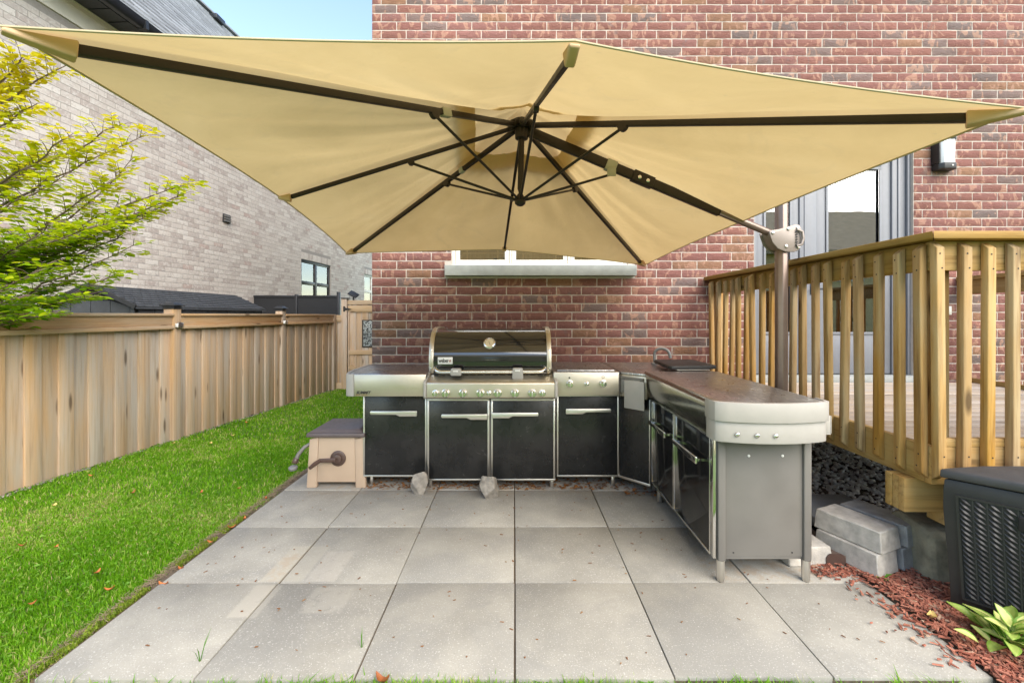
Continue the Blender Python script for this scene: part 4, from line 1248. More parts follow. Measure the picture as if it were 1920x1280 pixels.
def grill():
    g = empty('gas_grill', (-.19, 3.9, 0), 'stainless and black gas grill with hood and two side cabinets against the brick wall', 'grill')
    # ---- cabinet bodies
    def body(x0, x1, y0, z0, z1): return box('cabinet', M['greypaint'], g, x0, x1, y0+.005, 4.22, z0, z1, .003)
    body(-1.213, -.702, 3.58, .088, .752)
    body(-.690, .322, 3.52, .080, .735)
    body(.335, .838, 3.58, .088, .752)
    d_ = door_front(g, -1.213, -.704, .088, .745, 3.58); bar_handle(d_, -1.148, -.775, .622, 3.58, True)
    d_ = door_front(g, -.688, -.200, .080, .722, 3.52); bar_handle(d_, -.573, -.212, .610, 3.52, True)
    d_ = door_front(g, -.186, .318, .080, .722, 3.52); bar_handle(d_, -.182, .186, .622, 3.52, False)
    d_ = door_front(g, .337, .836, .088, .745, 3.58); bar_handle(d_, .405, .765, .640, 3.58, False)
    for x, y in ((-1.165, 3.63), (-.68, 3.60), (.300, 3.58), (.800, 3.63), (-1.165, 4.15), (-.68, 4.15), (.30, 4.15), (.8, 4.15)): foot(g, x, y)
    # ---- side table
    tp = [(-1.285, 3.462), (-.688, 3.462), (-.688, 4.20), (-1.31, 4.20), (-1.335, 4.02), (-1.335, 3.72), (-1.315, 3.56)]
    MB().prism(tp, .905, .921).build('table_top', M['top'], g, .004)
    box('apron', M['steel'], g, -1.245, -.690, 3.450, 3.4615, .752, .921, .003)
    MB().box(-1.20, -.70, 3.4625, 4.19, .753, .904).build('table_tray', M['greypaint'], g)
    cap = [(-1.2455, 3.446), (-1.285, 3.449), (-1.312, 3.465), (-1.338, 3.56), (-1.358, 3.72), (-1.358, 4.02), (-1.335, 4.205), (-1.311, 4.205), (-1.336, 4.02), (-1.336, 3.72), (-1.316, 3.56), (-1.286, 3.4615), (-1.2455, 3.4615)]
    MB().prism(cap, .752, .925).build('end_cap', M['greypl'], g, .004)
    lab = text_mesh('SUMMIT', .030, .0006, .35, .0010)
    o = link('lettering', lab, M['ink'], g, (-1.228, 3.4488, .772), (R(90), 0, 0), (1, 1, 1))
    lab = text_mesh('GRILL CENTER', .0125, .0005, .3, .0003, 1.12)
    link('lettering', lab, M['gold'], g, (-1.232, 3.4488, .760), (R(90), 0, 0))
    # ---- side burner
    box('apron', M['steel'], g, .304, .813, 3.478, 3.4895, .755, .935, .003)
    MB().prism([(.306, 3.490), (.812, 3.490), (.828, 3.50), (.828, 4.20), (.306, 4.20)], .918, .935).build('burner_top', M['top'], g, .003)
    MB().box(.31, .822, 3.4905, 4.19, .753, .917).build('burner_tray', M['greypaint'], g)
    box('burner_lid', M['top'], g, .340, .80, 3.56, 4.17, .9355, .943, .004)
    knob(g, .430, 3.4775, .845, .030); knob(g, .561, 3.4775, .845, .018); knob(g, .690, 3.4775, .848, .030)
    m = MB().lathe([(.007, 0), (.007, .0006)], (.427, 3.4775, .893), (0,-1,0), 12); m.build('marking', M['ink'], g)
    m = MB()
    for k in range(14):
        a = 2*math.pi*k/14; b = 2*math.pi*(k+1)/14
        m.hexa([(.69+.008*math.cos(a), 3.4772, .897+.008*math.sin(a)), (.69+.011*math.cos(a), 3.4772, .897+.011*math.sin(a)), (.69+.011*math.cos(b), 3.4772, .897+.011*math.sin(b)), (.69+.008*math.cos(b), 3.4772, .897+.008*math.sin(b))],
               [(.69+.008*math.cos(a), 3.4778, .897+.008*math.sin(a)), (.69+.011*math.cos(a), 3.4778, .897+.011*math.sin(a)), (.69+.011*math.cos(b), 3.4778, .897+.011*math.sin(b)), (.69+.008*math.cos(b), 3.4778, .897+.008*math.sin(b))])
    m.build('marking', M['ink'], g)
    # ---- control panel with its sloping shelf
    P = [(3.420, .742), (3.414, .752), (3.414, .856), (3.420, .866), (3.585, .906), (3.70, .906), (3.70, .742)]
    MB().prism(P, -.676, .307, 'x').build('control_panel', M['steel'], g, .003)
    Pc = [(3.428, .735), (3.406, .755), (3.406, .86), (3.416, .875), (3.58, .922), (3.70, .922), (3.70, .735)]
    for x0, x1 in ((-.699, -.6765), (.3075, .330)): MB().prism(Pc, x0, x1, 'x').build('panel_cheek', M['greypl'], g, .006)
    for k, x in enumerate((-.635, -.575, -.515, -.455, -.395, -.335, -.275, -.215, -.155, -.095, -.035, .025, .085, .145, .205, .255)):
        for row in ((.0, .014) if k in (0, 1, 14, 15) else (.0,)):
            y = 3.565 - row; z = .866 + (y - 3.420)*(.040/.165) + .0006
            m = MB().hexa([(x-.021, y-.003, z-.0007), (x+.021, y-.003, z-.0007), (x+.021, y+.003, z+.0007), (x-.021, y+.003, z+.0007)], [(x-.021, y-.003, z+.0003), (x+.021, y-.003, z+.0003), (x+.021, y+.003, z+.0017), (x-.021, y+.003, z+.0017)])
            m.build('vent_slot', M['dark'], g)
    for x, r_ in ((-.607, .027), (-.529, .034), (-.396, .034), (-.262, .034), (-.196, .019), (-.131, .034), (.002, .034), (.134, .034), (.212, .027)):
        knob(g, x, 3.4135, .783, r_)
    MB().lathe([(.008, 0), (.008, .012), (.004, .014)], (-.648, 3.53, .8935), (0, -.2, 1), 10).build('igniter', M['white'], g)
    # ---- hood
    pr = [(3.600, .910), (3.588, .955), (3.584, 1.00), (3.588, 1.05), (3.600, 1.10), (3.622, 1.15), (3.655, 1.195), (3.70, 1.232), (3.76, 1.255), (3.84, 1.266), (4.0, 1.268), (4.16, 1.262), (4.20, 1.23), (4.20, .910)]
    lid = MB().prism(pr, -.652, .258, 'x').build('hood', M['enamel'], g, smooth=32)
    def off(pr, d_):
        o = []
        for i, p in enumerate(pr):
            a, b = Vector(pr[i-1] if i else pr[i]), Vector(pr[i+1] if i < len(pr)-1 else pr[i])
            t = (b-a).normalized(); n = Vector((-t.y, t.x))
            o.append((p[0] + n.x*d_, p[1] + (n.y*d_ if i not in (0, len(pr)-1) else 0)))
        return o
    pe = off(pr, .012)
    for x0, x1 in ((-.690, -.6525), (.2585, .296)):
        e = MB().prism(pe, x0, x1, 'x').build('hood_end', M['steel_z'], lid, .004)
        for k in (1, 4, 7, 9):
            q = Vector(pe[k]); t = Vector(pe[k+1]) - Vector(pe[k-1]); n = Vector((-t.y, t.x)).normalized()
            MB().lathe([(.006, -.001), (.006, .002), (.003, .003)], ((x0+x1)/2, q.x, q.y), (0, n.x, n.y), 8).build('rivet', M['chrome'], e)
    # thermometer
    q = Vector(pr[5]); t = Vector(pr[6]) - Vector(pr[4]); n = Vector((-t.y, t.x)).normalized()
    c = Vector((-.205, q.x, q.y)); ax = Vector((0, n.x, n.y))
    th = MB().lathe([(.050, -.004), (.050, .006), (.046, .012), (.038, .016), (.037, .010), (.0, .010)], c, ax, 26).build('thermometer', M['chrome'], lid, smooth=35)
    MB().lathe([(.0355, .0102), (.0355, .0112)], c, ax, 22).build('dial', plain('gauge_dial', (.62,.50,.33), .35), th)
    up_ = ax.cross(Vector((1,0,0))).normalized()
    MB().bar(c + ax*.0125 - up_*.018 + Vector((.006,0,0)), c + ax*.0125 + up_*.014 - Vector((.005,0,0)), .003, .001, up=ax).build('needle', M['ink'], th)
    # badge
    bd = MB().box(-.617, -.497, 3.566, 3.576, .988, 1.045).build('badge', M['white'], lid, .004)
    bd.rotation_euler = (0, 0, 0)
    tx = text_mesh('weber', .046, .0006, 0, .0012, .95)
    link('lettering', tx, M['ink'], bd, (-.609, 3.5654, 1.003), (R(90), 0, 0), (.70, 1, 1))
    m = MB()      # little kettle on legs
    kx, kz = -.517, 1.015
    m.prism([(kx-.010, kz), (kx-.006, kz-.006), (kx+.006, kz-.006), (kx+.010, kz)], 3.5646, 3.5655, 'y')
    m.prism([(kx-.009, kz+.003), (kx+.009, kz+.003), (kx+.005, kz+.009), (kx-.004, kz+.009)], 3.5646, 3.5655, 'y')
    m.bar((kx-.004, 3.565, kz-.006), (kx-.009, 3.565, kz-.016), .0018, .001).bar((kx+.004, 3.565, kz-.006), (kx+.009, 3.565, kz-.016), .0018, .001)
    m.build('emblem', plain('red_emblem', (.30,.04,.03), .5), bd)
    # tubular handle with two clip-on lights
    hz, hy = .932, 3.515
    MB().tube([(-.628, 3.592, .958), (-.632, 3.56, .957), (-.628, 3.528, .950), (-.610, 3.515, .938), (-.58, hy, hz), (.19, hy, hz+.004), (.218, 3.515, .940), (.234, 3.528, .952), (.238, 3.56, .959), (.234, 3.592, .960)], [.017, .017, .017, .016, .014, .014, .016, .017, .017, .017], 14).build('handle', M['chrome'], lid, smooth=50)
    for x0, x1, z0, z1 in ((-.505, -.418, .905, .962), (-.020, .068, .878, .966)):
        hl = MB().prism([(x0+.006, z0), (x1-.006, z0), (x1, z0+.012), (x1-.003, z1-.008), (x1-.01, z1), (x0+.01, z1), (x0+.003, z1-.008), (x0, z0+.012)], 3.487, 3.543, 'y').build('handle_light', M['greypl'], lid, .008, 3)
        MB().box((x0+x1)/2-.022, (x0+x1)/2+.018, 3.484, 3.4865, z1-.026, z1-.014).build('switch', M['white'], hl, .001)
grill()

def corner_and_counter():
    c = empty('corner_cabinet', (1.2, 3.85, 0), 'black corner cabinet with stainless top joining grill and counter', 'cabinet')
    top = [(.834, 3.500), (1.000, 3.350), (1.000, 3.405), (1.575, 3.405), (1.60, 4.22), (.834, 4.22)]
    MB().prism(top, .918, .936).build('top', M['top'], c, .003)
    MB().prism([(.850, 3.60), (1.045, 3.40), (1.55, 3.42), (1.58, 4.20), (.850, 4.20)], .10, .9175).build('cabinet', M['greypaint'], c)
    # angled front
    A, B = Vector((.842, 3.575, 0)), Vector((1.032, 3.372, 0))
    t = (B-A).normalized(); n = Vector((t.y, -t.x, 0))      # outward, towards the patio
    if n.y > 0: n = -n
    def slab(nm, s0, s1, o0, o1, z0, z1, mat, par=c, bev=.002):
        L = (B-A).length
        pa, pb = A + t*L*s0, A + t*L*s1
        q = [pa + n*o0, pb + n*o0, pb + n*o1, pa + n*o1]
        return MB().prism([(v.x, v.y) for v in q], z0, z1).build(nm, mat, par, bev)
    d_ = slab('door', .03, .97, .0, .012, .105, .742, M['door'])
    slab('trim', 0, 1, .0, .016, .085, .1045, M['satin'], d_)
    slab('trim', .972, 1.0, .0, .016, .105, .742, M['satin'], d_)
    A, B = Vector((.822, 3.512, 0)), Vector((1.000, 3.351, 0))
    slab('apron', 0, 1, -.03, .0, .748, .917, M['steel_z'])
    h = slab('towel_holder', .10, .93, .001, .018, .885, .905, M['greypaint'])
    slab('bracket', .10, .24, .001, .016, .780, .8845, M['greypaint'], h)
    slab('bracket', .80, .93, .001, .016, .760, .8845, M['greypaint'], h)
    slab('plate', .26, .985, .019, .024, .665, .880, M['greypl'], h, .004)
    for x, y in ((1.10, 3.50), (1.5, 4.1), (.95, 4.1)): foot(c, x, y, .10, .018)

    k = empty('counter_cabinet', (1.3, 2.8, 0), 'stainless topped counter cabinet with grey end panel and black side doors', 'cabinet')
    box('cabinet', M['greypaint'], k, 1.052, 1.535, 2.34, 3.36, .118, .765, .003)
    # doors on the side facing the patio
    X = 1.047
    for y0, y1, hy0, hy1, ft in ((2.895, 3.352, 2.93, 3.285, 0), (2.352, 2.885, 2.42, 2.80, 1)):
        d_ = box('door', M['gloss_door'], k, X-.014, X+.004, y0+.010, y1-.010, .132, .735, .002)
        MB().box(X-.018, X+.004, y0, y1, .118, .1315).box(X-.018, X+.004, y0, y1, .7355, .748).box(X-.018, X+.004, y0, y0+.0095, .132, .735).box(X-.018, X+.004, y1-.0095, y1, .132, .735).build('trim', M['chrome'], d_, .002)
        z = .612
        m = MB().prism([(hy0, z), (hy1-.02, z), (hy1, z-.012), (hy1-.02, z-.03), (hy0+.17, z-.03), (hy0+.15, z-.04), (hy0, z-.04)], X-.066, X-.050, 'x')
        m.build('handle', M['chrome'], d_, .005, 3)
        MB().box(X-.0505, X-.0145, hy0+.005, hy0+.018, z-.026, z-.013).box(X-.0505, X-.0145, hy1-.05, hy1-.037, z-.024, z-.011).build('handle_stem', M['chrome'], d_)
    # polished corner strip and taupe legs
    box('corner_strip', M['chrome'], k, 1.030, 1.050, 2.312, 2.3515, .118, .757, .003)
    for x, y in ((1.071, 2.318), (1.515, 2.318), (1.075, 3.30), (1.515, 3.30)):
        box('leg', M['greypaint'], k, x-.019, x+.019, y-.019, y+.019, .112, .757, .003)
        MB().lathe([(.016, 0), (.019, .006), (.020, .02), (.021, .022), (.021, .105), (.022, .106), (.022, .112)], (x, y, 0), (0,0,1), 14).build('foot', M['satin'], k, smooth=40)
    pn = MB().box(1.0905, 1.4955, 2.312, 2.324, .128, .765).box(1.0905, 1.4955, 2.318, 2.338, .112, .1275).build('end_panel', M['greypaint'], k, .003)
    for x, z in ((1.215, .652), (1.390, .652)): MB().lathe([(.007, 0), (.007, .003), (.003, .005)], (x, 2.312, z), (0,-1,0), 10).build('screw', M['white'], pn)
    for x, z in ((1.135, .150), (1.440, .150)): MB().lathe([(.004, 0), (.004, .002)], (x, 2.312, z), (0,-1,0), 8).build('screw', M['dark'], pn)
    # top
    def bow(y0, d_, x0, x1, n=16): return [(x0 + (x1-x0)*i/n, y0 - d_*(1-(2*i/n-1)**2)) for i in range(n+1)]
    MB().prism(bow(2.205, .05, 1.005, 1.545) + [(1.55, 3.40), (.998, 3.40)], .932, .952).build('top', M['top'], k, .004)
    # rolled apron along the patio side
    ap = [(.998, .951), (.990, .945), (.985, .93), (.984, .90), (.987, .84), (.995, .79), (1.008, .762), (1.012, .757), (1.016, .757), (1.016, .9315), (.998, .9315)]
    MB().prism(ap, 2.232, 3.40, 'y').build('apron', M['steel_y'], k, smooth=40) if False else None
    m = MB(); n_ = len(ap)
    m.add([(x, 2.302, z) for x, z in ap] + [(x, 3.40, z) for x, z in ap], [tuple(range(n_)), tuple(range(2*n_-1, n_-1, -1))] + [(i, (i+1) % n_, n_+(i+1) % n_, n_+i) for i in range(n_)])
    m.build('apron', M['steel_y'], k, smooth=40)
    MB().box(1.02, 1.54, 2.36, 3.39, .766, .931).build('tray', M['greypaint'], k)
    box('back_apron', M['steel_y'], k, 1.5405, 1.552, 2.24, 3.40, .757, .931, .003)
    # moulded bow-shaped end cap
    def capring(d0, ins): return bow(2.205+ins, .068, .985+ins, 1.556-ins) + bow(2.225, .05, .99+ins, 1.551-ins)[::-1]
    outer = [(.982, 2.30), (.980, 2.235)] + [(.988, 2.198)] + bow(2.178, .045, 1.01, 1.53) + [(1.552, 2.198), (1.560, 2.235), (1.558, 2.30)]
    inner = [(1.546, 2.30), (1.546, 2.24), (1.53, 2.2035)] + bow(2.2025, .045, 1.02, 1.52)[::-1] + [(1.006, 2.2035), (.983+.0, 2.242), (.9835, 2.30)]
    cap = MB().prism(outer + [(1.546, 2.30), (1.546, 2.229)] + [(x, 2.202 - .045*(1-((x-1.27)/.26)**2)) for x in np.linspace(1.525, 1.015, 12)] + [(.9835, 2.2295), (.9835, 2.30)], .862, .956).build('end_cap', M['greypl'], k, .005)
    lo = [(.988, 2.30), (.986, 2.238), (.995, 2.208)] + bow(2.192, .045, 1.015, 1.525) + [(1.545, 2.208), (1.553, 2.238), (1.551, 2.30)]
    MB().prism(lo + [(1.5425, 2.30), (1.542, 2.24), (1.520, 2.225)] + [(x, 2.222 - .045*(1-((x-1.27)/.26)**2)) for x in np.linspace(1.51, 1.03, 10)] + [(1.018, 2.226), (1.017, 2.30)], .757, .8615).build('end_cap_skirt', M['greypl'], k, .008)
    for x in (1.085, 1.172, 1.258):
        yb = 2.192 - .045*(1-(2*(x-1.015)/.51-1)**2)
        MB().lathe([(.012, .0), (.012, .004), (.009, .009), (.003, .011)], (x, yb, .800), (0,-1,0), 14).build('screw', M['chrome'], cap, smooth=50)
    MB().box(1.5605, 1.592, 2.24, 2.36, .78, .785).box(1.590, 1.595, 2.24, 2.36, .7855, .875).box(1.5605, 1.5895, 2.24, 2.245, .7855, .875).build('hook_rail', M['greypl'], k, .003)

    s = MB().prism([(1.225, 3.47), (1.56, 3.50), (1.60, 3.53), (1.585, 3.96), (1.56, 3.985), (1.27, 3.985), (1.24, 3.96), (1.205, 3.50)], .957, .985).build('sink_cover', M['blackpl'], None, .006)
    setp(s, 'flat black sink cover lying on the corner cabinet top', 'cover')
    MB().box(1.26, 1.52, 3.468, 3.90, .9525, .9565).build('rim', M['satin'], s)
    f = MB().lathe([(.030, 0), (.030, .01), (.018, .016)], (1.275, 4.06, .9365), (0,0,1), 14).tube([(1.275, 4.06, .95)] + [(1.275 + .058*(1-math.cos(a)), 4.06 - .03*(1-math.cos(a)), 1.03 + .05*math.sin(a)) for a in np.linspace(0, math.pi*.92, 12)] + [(1.40, 4.0, .995)], .0135, 10).build('faucet', M['greyfaucet'], None, smooth=50)
    setp(f, 'small grey gooseneck faucet behind the black sink cover', 'faucet')
corner_and_counter()

# ---------------------------------------------------------------- hose reel box
def hose_reel():
    h = empty('hose_reel_box', (-1.43, 3.75, 0), 'beige hose reel box with brown lid and crank beside the grill', 'hose reel')
    y0, y1 = 3.575, 3.98
    def taper(x0b, x1b, x0t, x1t, ya, yb, z0, z1): return MB().hexa([(x0b, ya, z0), (x1b, ya, z0), (x1b, yb, z0), (x0b, yb, z0)], [(x0t, ya+.012, z1), (x1t, ya+.012, z1), (x1t, yb-.01, z1), (x0t, yb-.01, z1)])
    taper(-1.625, -1.235, -1.60, -1.26, y0, y1, .05, .40).build('tub', M['beige'], h, .008)
    for a in ((-1.668, -1.585, -1.648, -1.575), (-1.275, -1.192, -1.285, -1.212)):
        MB().hexa([(a[0], y0-.012, 0), (a[1], y0-.012, 0), (a[1], y0+.03, 0), (a[0], y0+.03, 0)], [(a[2], y0-.002, .385), (a[3], y0-.002, .405), (a[3], y0+.03, .405), (a[2], y0+.03, .385)]).build('leg', M['beige'], h, .008)
        MB().hexa([(a[0], y1-.03, 0), (a[1], y1-.03, 0), (a[1], y1+.012, 0), (a[0], y1+.012, 0)], [(a[2], y1-.03, .385), (a[3], y1-.03, .405), (a[3], y1+.002, .405), (a[2], y1+.002, .385)]).build('leg', M['beige'], h, .008)
    MB().hexa([(-1.584, y0-.006, .045), (-1.276, y0-.006, .045), (-1.276, y0+.001, .045), (-1.584, y0+.001, .045)], [(-1.574, y0+.004, .40), (-1.286, y0+.004, .40), (-1.286, y0+.013, .40), (-1.574, y0+.013, .40)]).build('front_panel', M['beige'], h, .003)
    MB().box(-1.206, -1.200, y0+.03, y1-.03, .06, .385).build('side_panel', M['brownpl'], h)
    lid = MB().hexa([(-1.665, y0-.03, .408), (-1.195, y0-.03, .408), (-1.195, y1+.02, .408), (-1.665, y1+.02, .408)], [(-1.66, y0-.025, .440), (-1.20, y0-.025, .440), (-1.20, y1+.015, .440), (-1.66, y1+.015, .440)]).build('lid', M['brownpl'], h, .006)
    MB().hexa([(-1.645, y0-.012, .4405), (-1.215, y0-.012, .4405), (-1.215, y1, .4405), (-1.645, y1, .4405)], [(-1.61, y0+.02, .466), (-1.25, y0+.02, .466), (-1.25, y1-.02, .466), (-1.61, y1-.02, .466)]).build('lid_panel', M['brownpl'], lid, .005)
    c = Vector((-1.415, y0-.004, .235))
    cr = MB().lathe([(.062, 0), (.062, .006), (.055, .010), (.040, .012), (.036, .030), (.026, .034)], c, (0,-1,0), 22).build('crank_disc', M['crank'], h, smooth=40)
    MB().bar(c + Vector((0, -.045, 0)), c + Vector((-.135, -.045, -.005)), .032, .02, up=(0,1,0)).build('crank_arm', M['crank'], cr, .007, 3)
    MB().tube([c + Vector((-.128, -.05, -.005)), c + Vector((-.150, -.085, -.018)), c + Vector((-.162, -.14, -.030))], [.016, .017, .014], 12).build('crank_grip', M['crank'], cr, smooth=50)
    m = MB().lathe([(.012, 0), (.012, .018)], c + Vector((0, -.018, 0)), (0,-1,0), 12); m.build('axle', M['crank'], cr)
    ho = MB().tube([(-1.645, 3.63, .345), (-1.70, 3.60, .315), (-1.735, 3.57, .265), (-1.75, 3.56, .215)], [.014, .015, .016, .016], 10).build('hose', M['greypaint'], h, smooth=50)
    MB().lathe([(.020, 0), (.022, .012), (.022, .035), (.016, .042)], (-1.757, 3.555, .20), (.25, .2, .9), 14).build('connector', M['crank'], ho, smooth=40)
    MB().lathe([(.030, 0), (.034, .006), (.034, .02), (.026, .026)], (-1.763, 3.545, .155), (0, -.2, 1), 16).build('sprayer', M['greyfaucet'], ho, smooth=40)
hose_reel()

# ---------------------------------------------------------------- two stones
def stone(pos, size, seed, label, rot=0, lean=0):
    rs = random.Random(seed)
    bm = bmesh.new(); bmesh.ops.create_icosphere(bm, subdivisions=5, radius=1.0)
    cuts = [(Vector((rs.gauss(0, 1), rs.gauss(0, 1), rs.gauss(0, .8))).normalized(), rs.uniform(.66, .84)) for _ in range(13)]
    for v in bm.verts:
        p = v.co*1.08
        for n, dd in cuts:                       # broken faces
            k = p.dot(n)
            if k > dd: p = p - n*(k-dd)
        q = p + Vector((seed, seed*1.7, 0))
        p = p*(1 + .10*mnoise.noise(q*1.3) + .035*mnoise.noise(q*5) + .022*mnoise.noise(q*12))
        v.co = Vector((p.x*size[0], p.y*size[1], p.z*size[2]))
    bmesh.ops.rotate(bm, verts=bm.verts, matrix=Matrix.Rotation(R(lean), 3, 'Y') @ Matrix.Rotation(R(rot), 3, 'Z'))
    mz = -size[2]*.66
    for v in bm.verts: v.co.z = max(v.co.z - mz, 0)
    me = bpy.data.meshes.new('stone'); bm.to_mesh(me); bm.free()
    me.polygons.foreach_set("use_smooth", [True]*len(me.polygons)); me.set_sharp_from_angle(angle=R(24))
    o = link('stone', me, M['rock'], None, pos)
    return setp(o, label, 'stone', 'stones propping the grill doors shut')
stone((-.735, 3.455, -.002), (.066, .060, .105), 3, 'narrow grey stone leaning on the seam of the side cabinet', 20, 6)
stone((-.190, 3.385, -.002), (.078, .070, .112), 8, 'rounded tan-grey stone against the middle of the grill doors', 50, -8)
# ---------------------------------------------------------------- deck with railing
DX0, DX1, DY0, DZ = 2.045, 4.73, 2.185, .690
def deck():
    d = empty('wooden_deck', (3.2, 3.4, 0), 'raised wooden deck with upright baluster railing outside the patio door', 'deck')
    # floor boards run along the house wall
    n = 17; p = (4.595 - DY0 - .045)/n
    for k in range(n):
        y = DY0 + .045 + k*p
        box('floor_board', M['floor'], d, DX0+.045, DX1-.01, y, y+p-.006, DZ-.030, DZ+rng.uniform(-.002, .002), .004)
    # rim joists
    box('rim_joist', M['decky'], d, DX0, DX0+.038, DY0+.0385, 4.69, .55, .735, .004)
    box('rim_joist', M['deckx'], d, DX0, DX1, DY0, DY0+.038, .55, .735, .004)
    box('rim_joist', M['decky'], d, DX1-.038, DX1, DY0+.0385, 4.69, .55, .735, .004)
    box('bottom_rail', M['deckx'], d, DX0+.04, DX1, DY0-.002, DY0+.034, .7355, .775, .004)
    for x in np.linspace(DX0+.35, DX1-.35, 6): box('joist', M['decky'], d, x-.019, x+.019, DY0+.04, 4.68, .50, DZ-.031)
    # beam of three plies on blocks
    for k in range(3): box('beam', M['deckx'], d, 1.985+rng.uniform(0, .012), DX1-.1, 2.275+k*.040, 2.275+k*.040+.038, .375, .549, .004)
    for x in (2.45, 4.2):
        box('post_block', M['deckx'], d, x-.24, x-.14, 2.285, 2.39, .30, .374, .004)
        box('post_block', M['slate'], d, x-.13, x+.12, 2.275, 2.39, .27, .374, .004)
        lump = MB().box(x-.30, x+.28, 2.285, 2.58, -.1, .2685).mesh('footing', (x, 2.4, 0), .04, 3)
        bmm = bmesh.new(); bmm.from_mesh(lump); bmesh.ops.subdivide_edges(bmm, edges=bmm.edges, cuts=3, use_grid_fill=True)
        for v in bmm.verts:
            k_ = .035*mnoise.noise(v.co*6) + .012*mnoise.noise(v.co*19)
            v.co += Vector((k_, -abs(k_)*.5 if v.co.y < -.08 else k_, -abs(k_)*.7 if v.co.z > .2 else 0))
        bmm.to_mesh(lump); bmm.free(); link('footing', lump, M['footing'], d, (x, 2.4, 0))
    box('post', M['deckz'], d, DX1-.20, DX1-.11, 4.3, 4.39, -.1, .50)
    box('post', M['deckz'], d, DX0+.15, DX0+.24, 4.4, 4.49, -.1, .50)
    # railing
    def cap(nm, *a): return box(nm, M['deckx'], d, *a, .005)
    MB().hexa([(DX0-.055, DY0-.065, 1.745), (DX0+.09, DY0+.08, 1.745), (DX0+.09, 4.69, 1.745), (DX0-.055, 4.69, 1.745)], [(DX0-.055, DY0-.065, 1.782), (DX0+.09, DY0+.08, 1.782), (DX0+.09, 4.69, 1.782), (DX0-.055, 4.69, 1.782)]).build('cap_rail', M['decky'], d, .004)
    MB().hexa([(DX0-.053, DY0-.067, 1.745), (DX1+.06, DY0-.067, 1.745), (DX1-.085, DY0+.078, 1.745), (DX0+.092, DY0+.078, 1.745)], [(DX0-.053, DY0-.067, 1.782), (DX1+.06, DY0-.067, 1.782), (DX1-.085, DY0+.078, 1.782), (DX0+.092, DY0+.078, 1.782)]).build('cap_rail', M['deckx'], d, .004)
    box('cap_rail', M['decky'], d, DX1-.085, DX1+.06, DY0+.08, 4.69, 1.745, 1.782, .004)
    box('rail', M['decky'], d, DX0, DX0+.036, DY0+.037, 4.69, 1.600, 1.742, .004)
    box('rail', M['deckx'], d, DX0, DX1-.04, DY0, DY0+.036, 1.600, 1.742, .004)
    box('rail', M['decky'], d, DX1-.036, DX1, DY0+.037, 4.69, 1.600, 1.742, .004)
    # corner post inside
    box('post', M['deckz'], d, DX0+.040, DX0+.128, DY0+.040, DY0+.128, DZ+.003, 1.744, .004)
    box('post', M['deckz'], d, DX0+.040, DX0+.128, 4.595, 4.683, DZ+.003, 1.744, .004)
    # balusters with bevelled ends; seen face out
    def bal(nm_axis):
        m = MB(); w = .019; zb, zt = .575, 1.735
        # local: outward is -y, inner face at y=+w
        pr = [(-w, zb+.030), (w, zb), (w, zt), (-w, zt-.030)]
        m.prism(pr, -w, w, 'x')
        me = m.mesh('baluster', (0, 0, zb), .004)
        me.materials.append(M['deckz']); me.materials.append(M['dark'])
        b2 = bmesh.new(); b2.from_mesh(me)
        for z, x in ((.06, -.004), (.12, .005), (1.03, .004), (1.10, -.005)):      # screw heads
            vs_ = [b2.verts.new((x + .0042*math.cos(a), -w - .0008, z + .0042*math.sin(a))) for a in np.linspace(0, 2*math.pi, 9)[:-1]]
            f_ = b2.faces.new(vs_); f_.material_index = 1
        b2.to_mesh(me); b2.free()
        return me
    bm = bal(0)
    y = DY0 + .03
    k = 0
    while y < 4.66:
        jit = rng.uniform(-.006, .006)
        link('baluster', bm, None, d, (DX0-.0205, y+jit, .575 + rng.uniform(-.006, .004)), (R(rng.uniform(-.9, .9)), R(rng.uniform(-.2, .2)), -math.pi/2 + R(rng.uniform(-4, 4))), (rng.uniform(.98, 1.12), 1, 1)); y += .130
    x = DX0 + .015
    while x < DX1 - .02:
        link('baluster', bm, None, d, (x+rng.uniform(-.004, .004), DY0-.0205, .575+rng.uniform(-.006, .004)), (R(rng.uniform(-.2, .2)), R(rng.uniform(-.6, .6)), R(rng.uniform(-4, 4))), (rng.uniform(.98, 1.12), 1, 1)); x += .1205
    y = DY0 + .15
    while y < 4.66:
        link('baluster', bm, None, d, (DX1+.0205, y, .575), (0, 0, math.pi/2)); y += .24
deck()

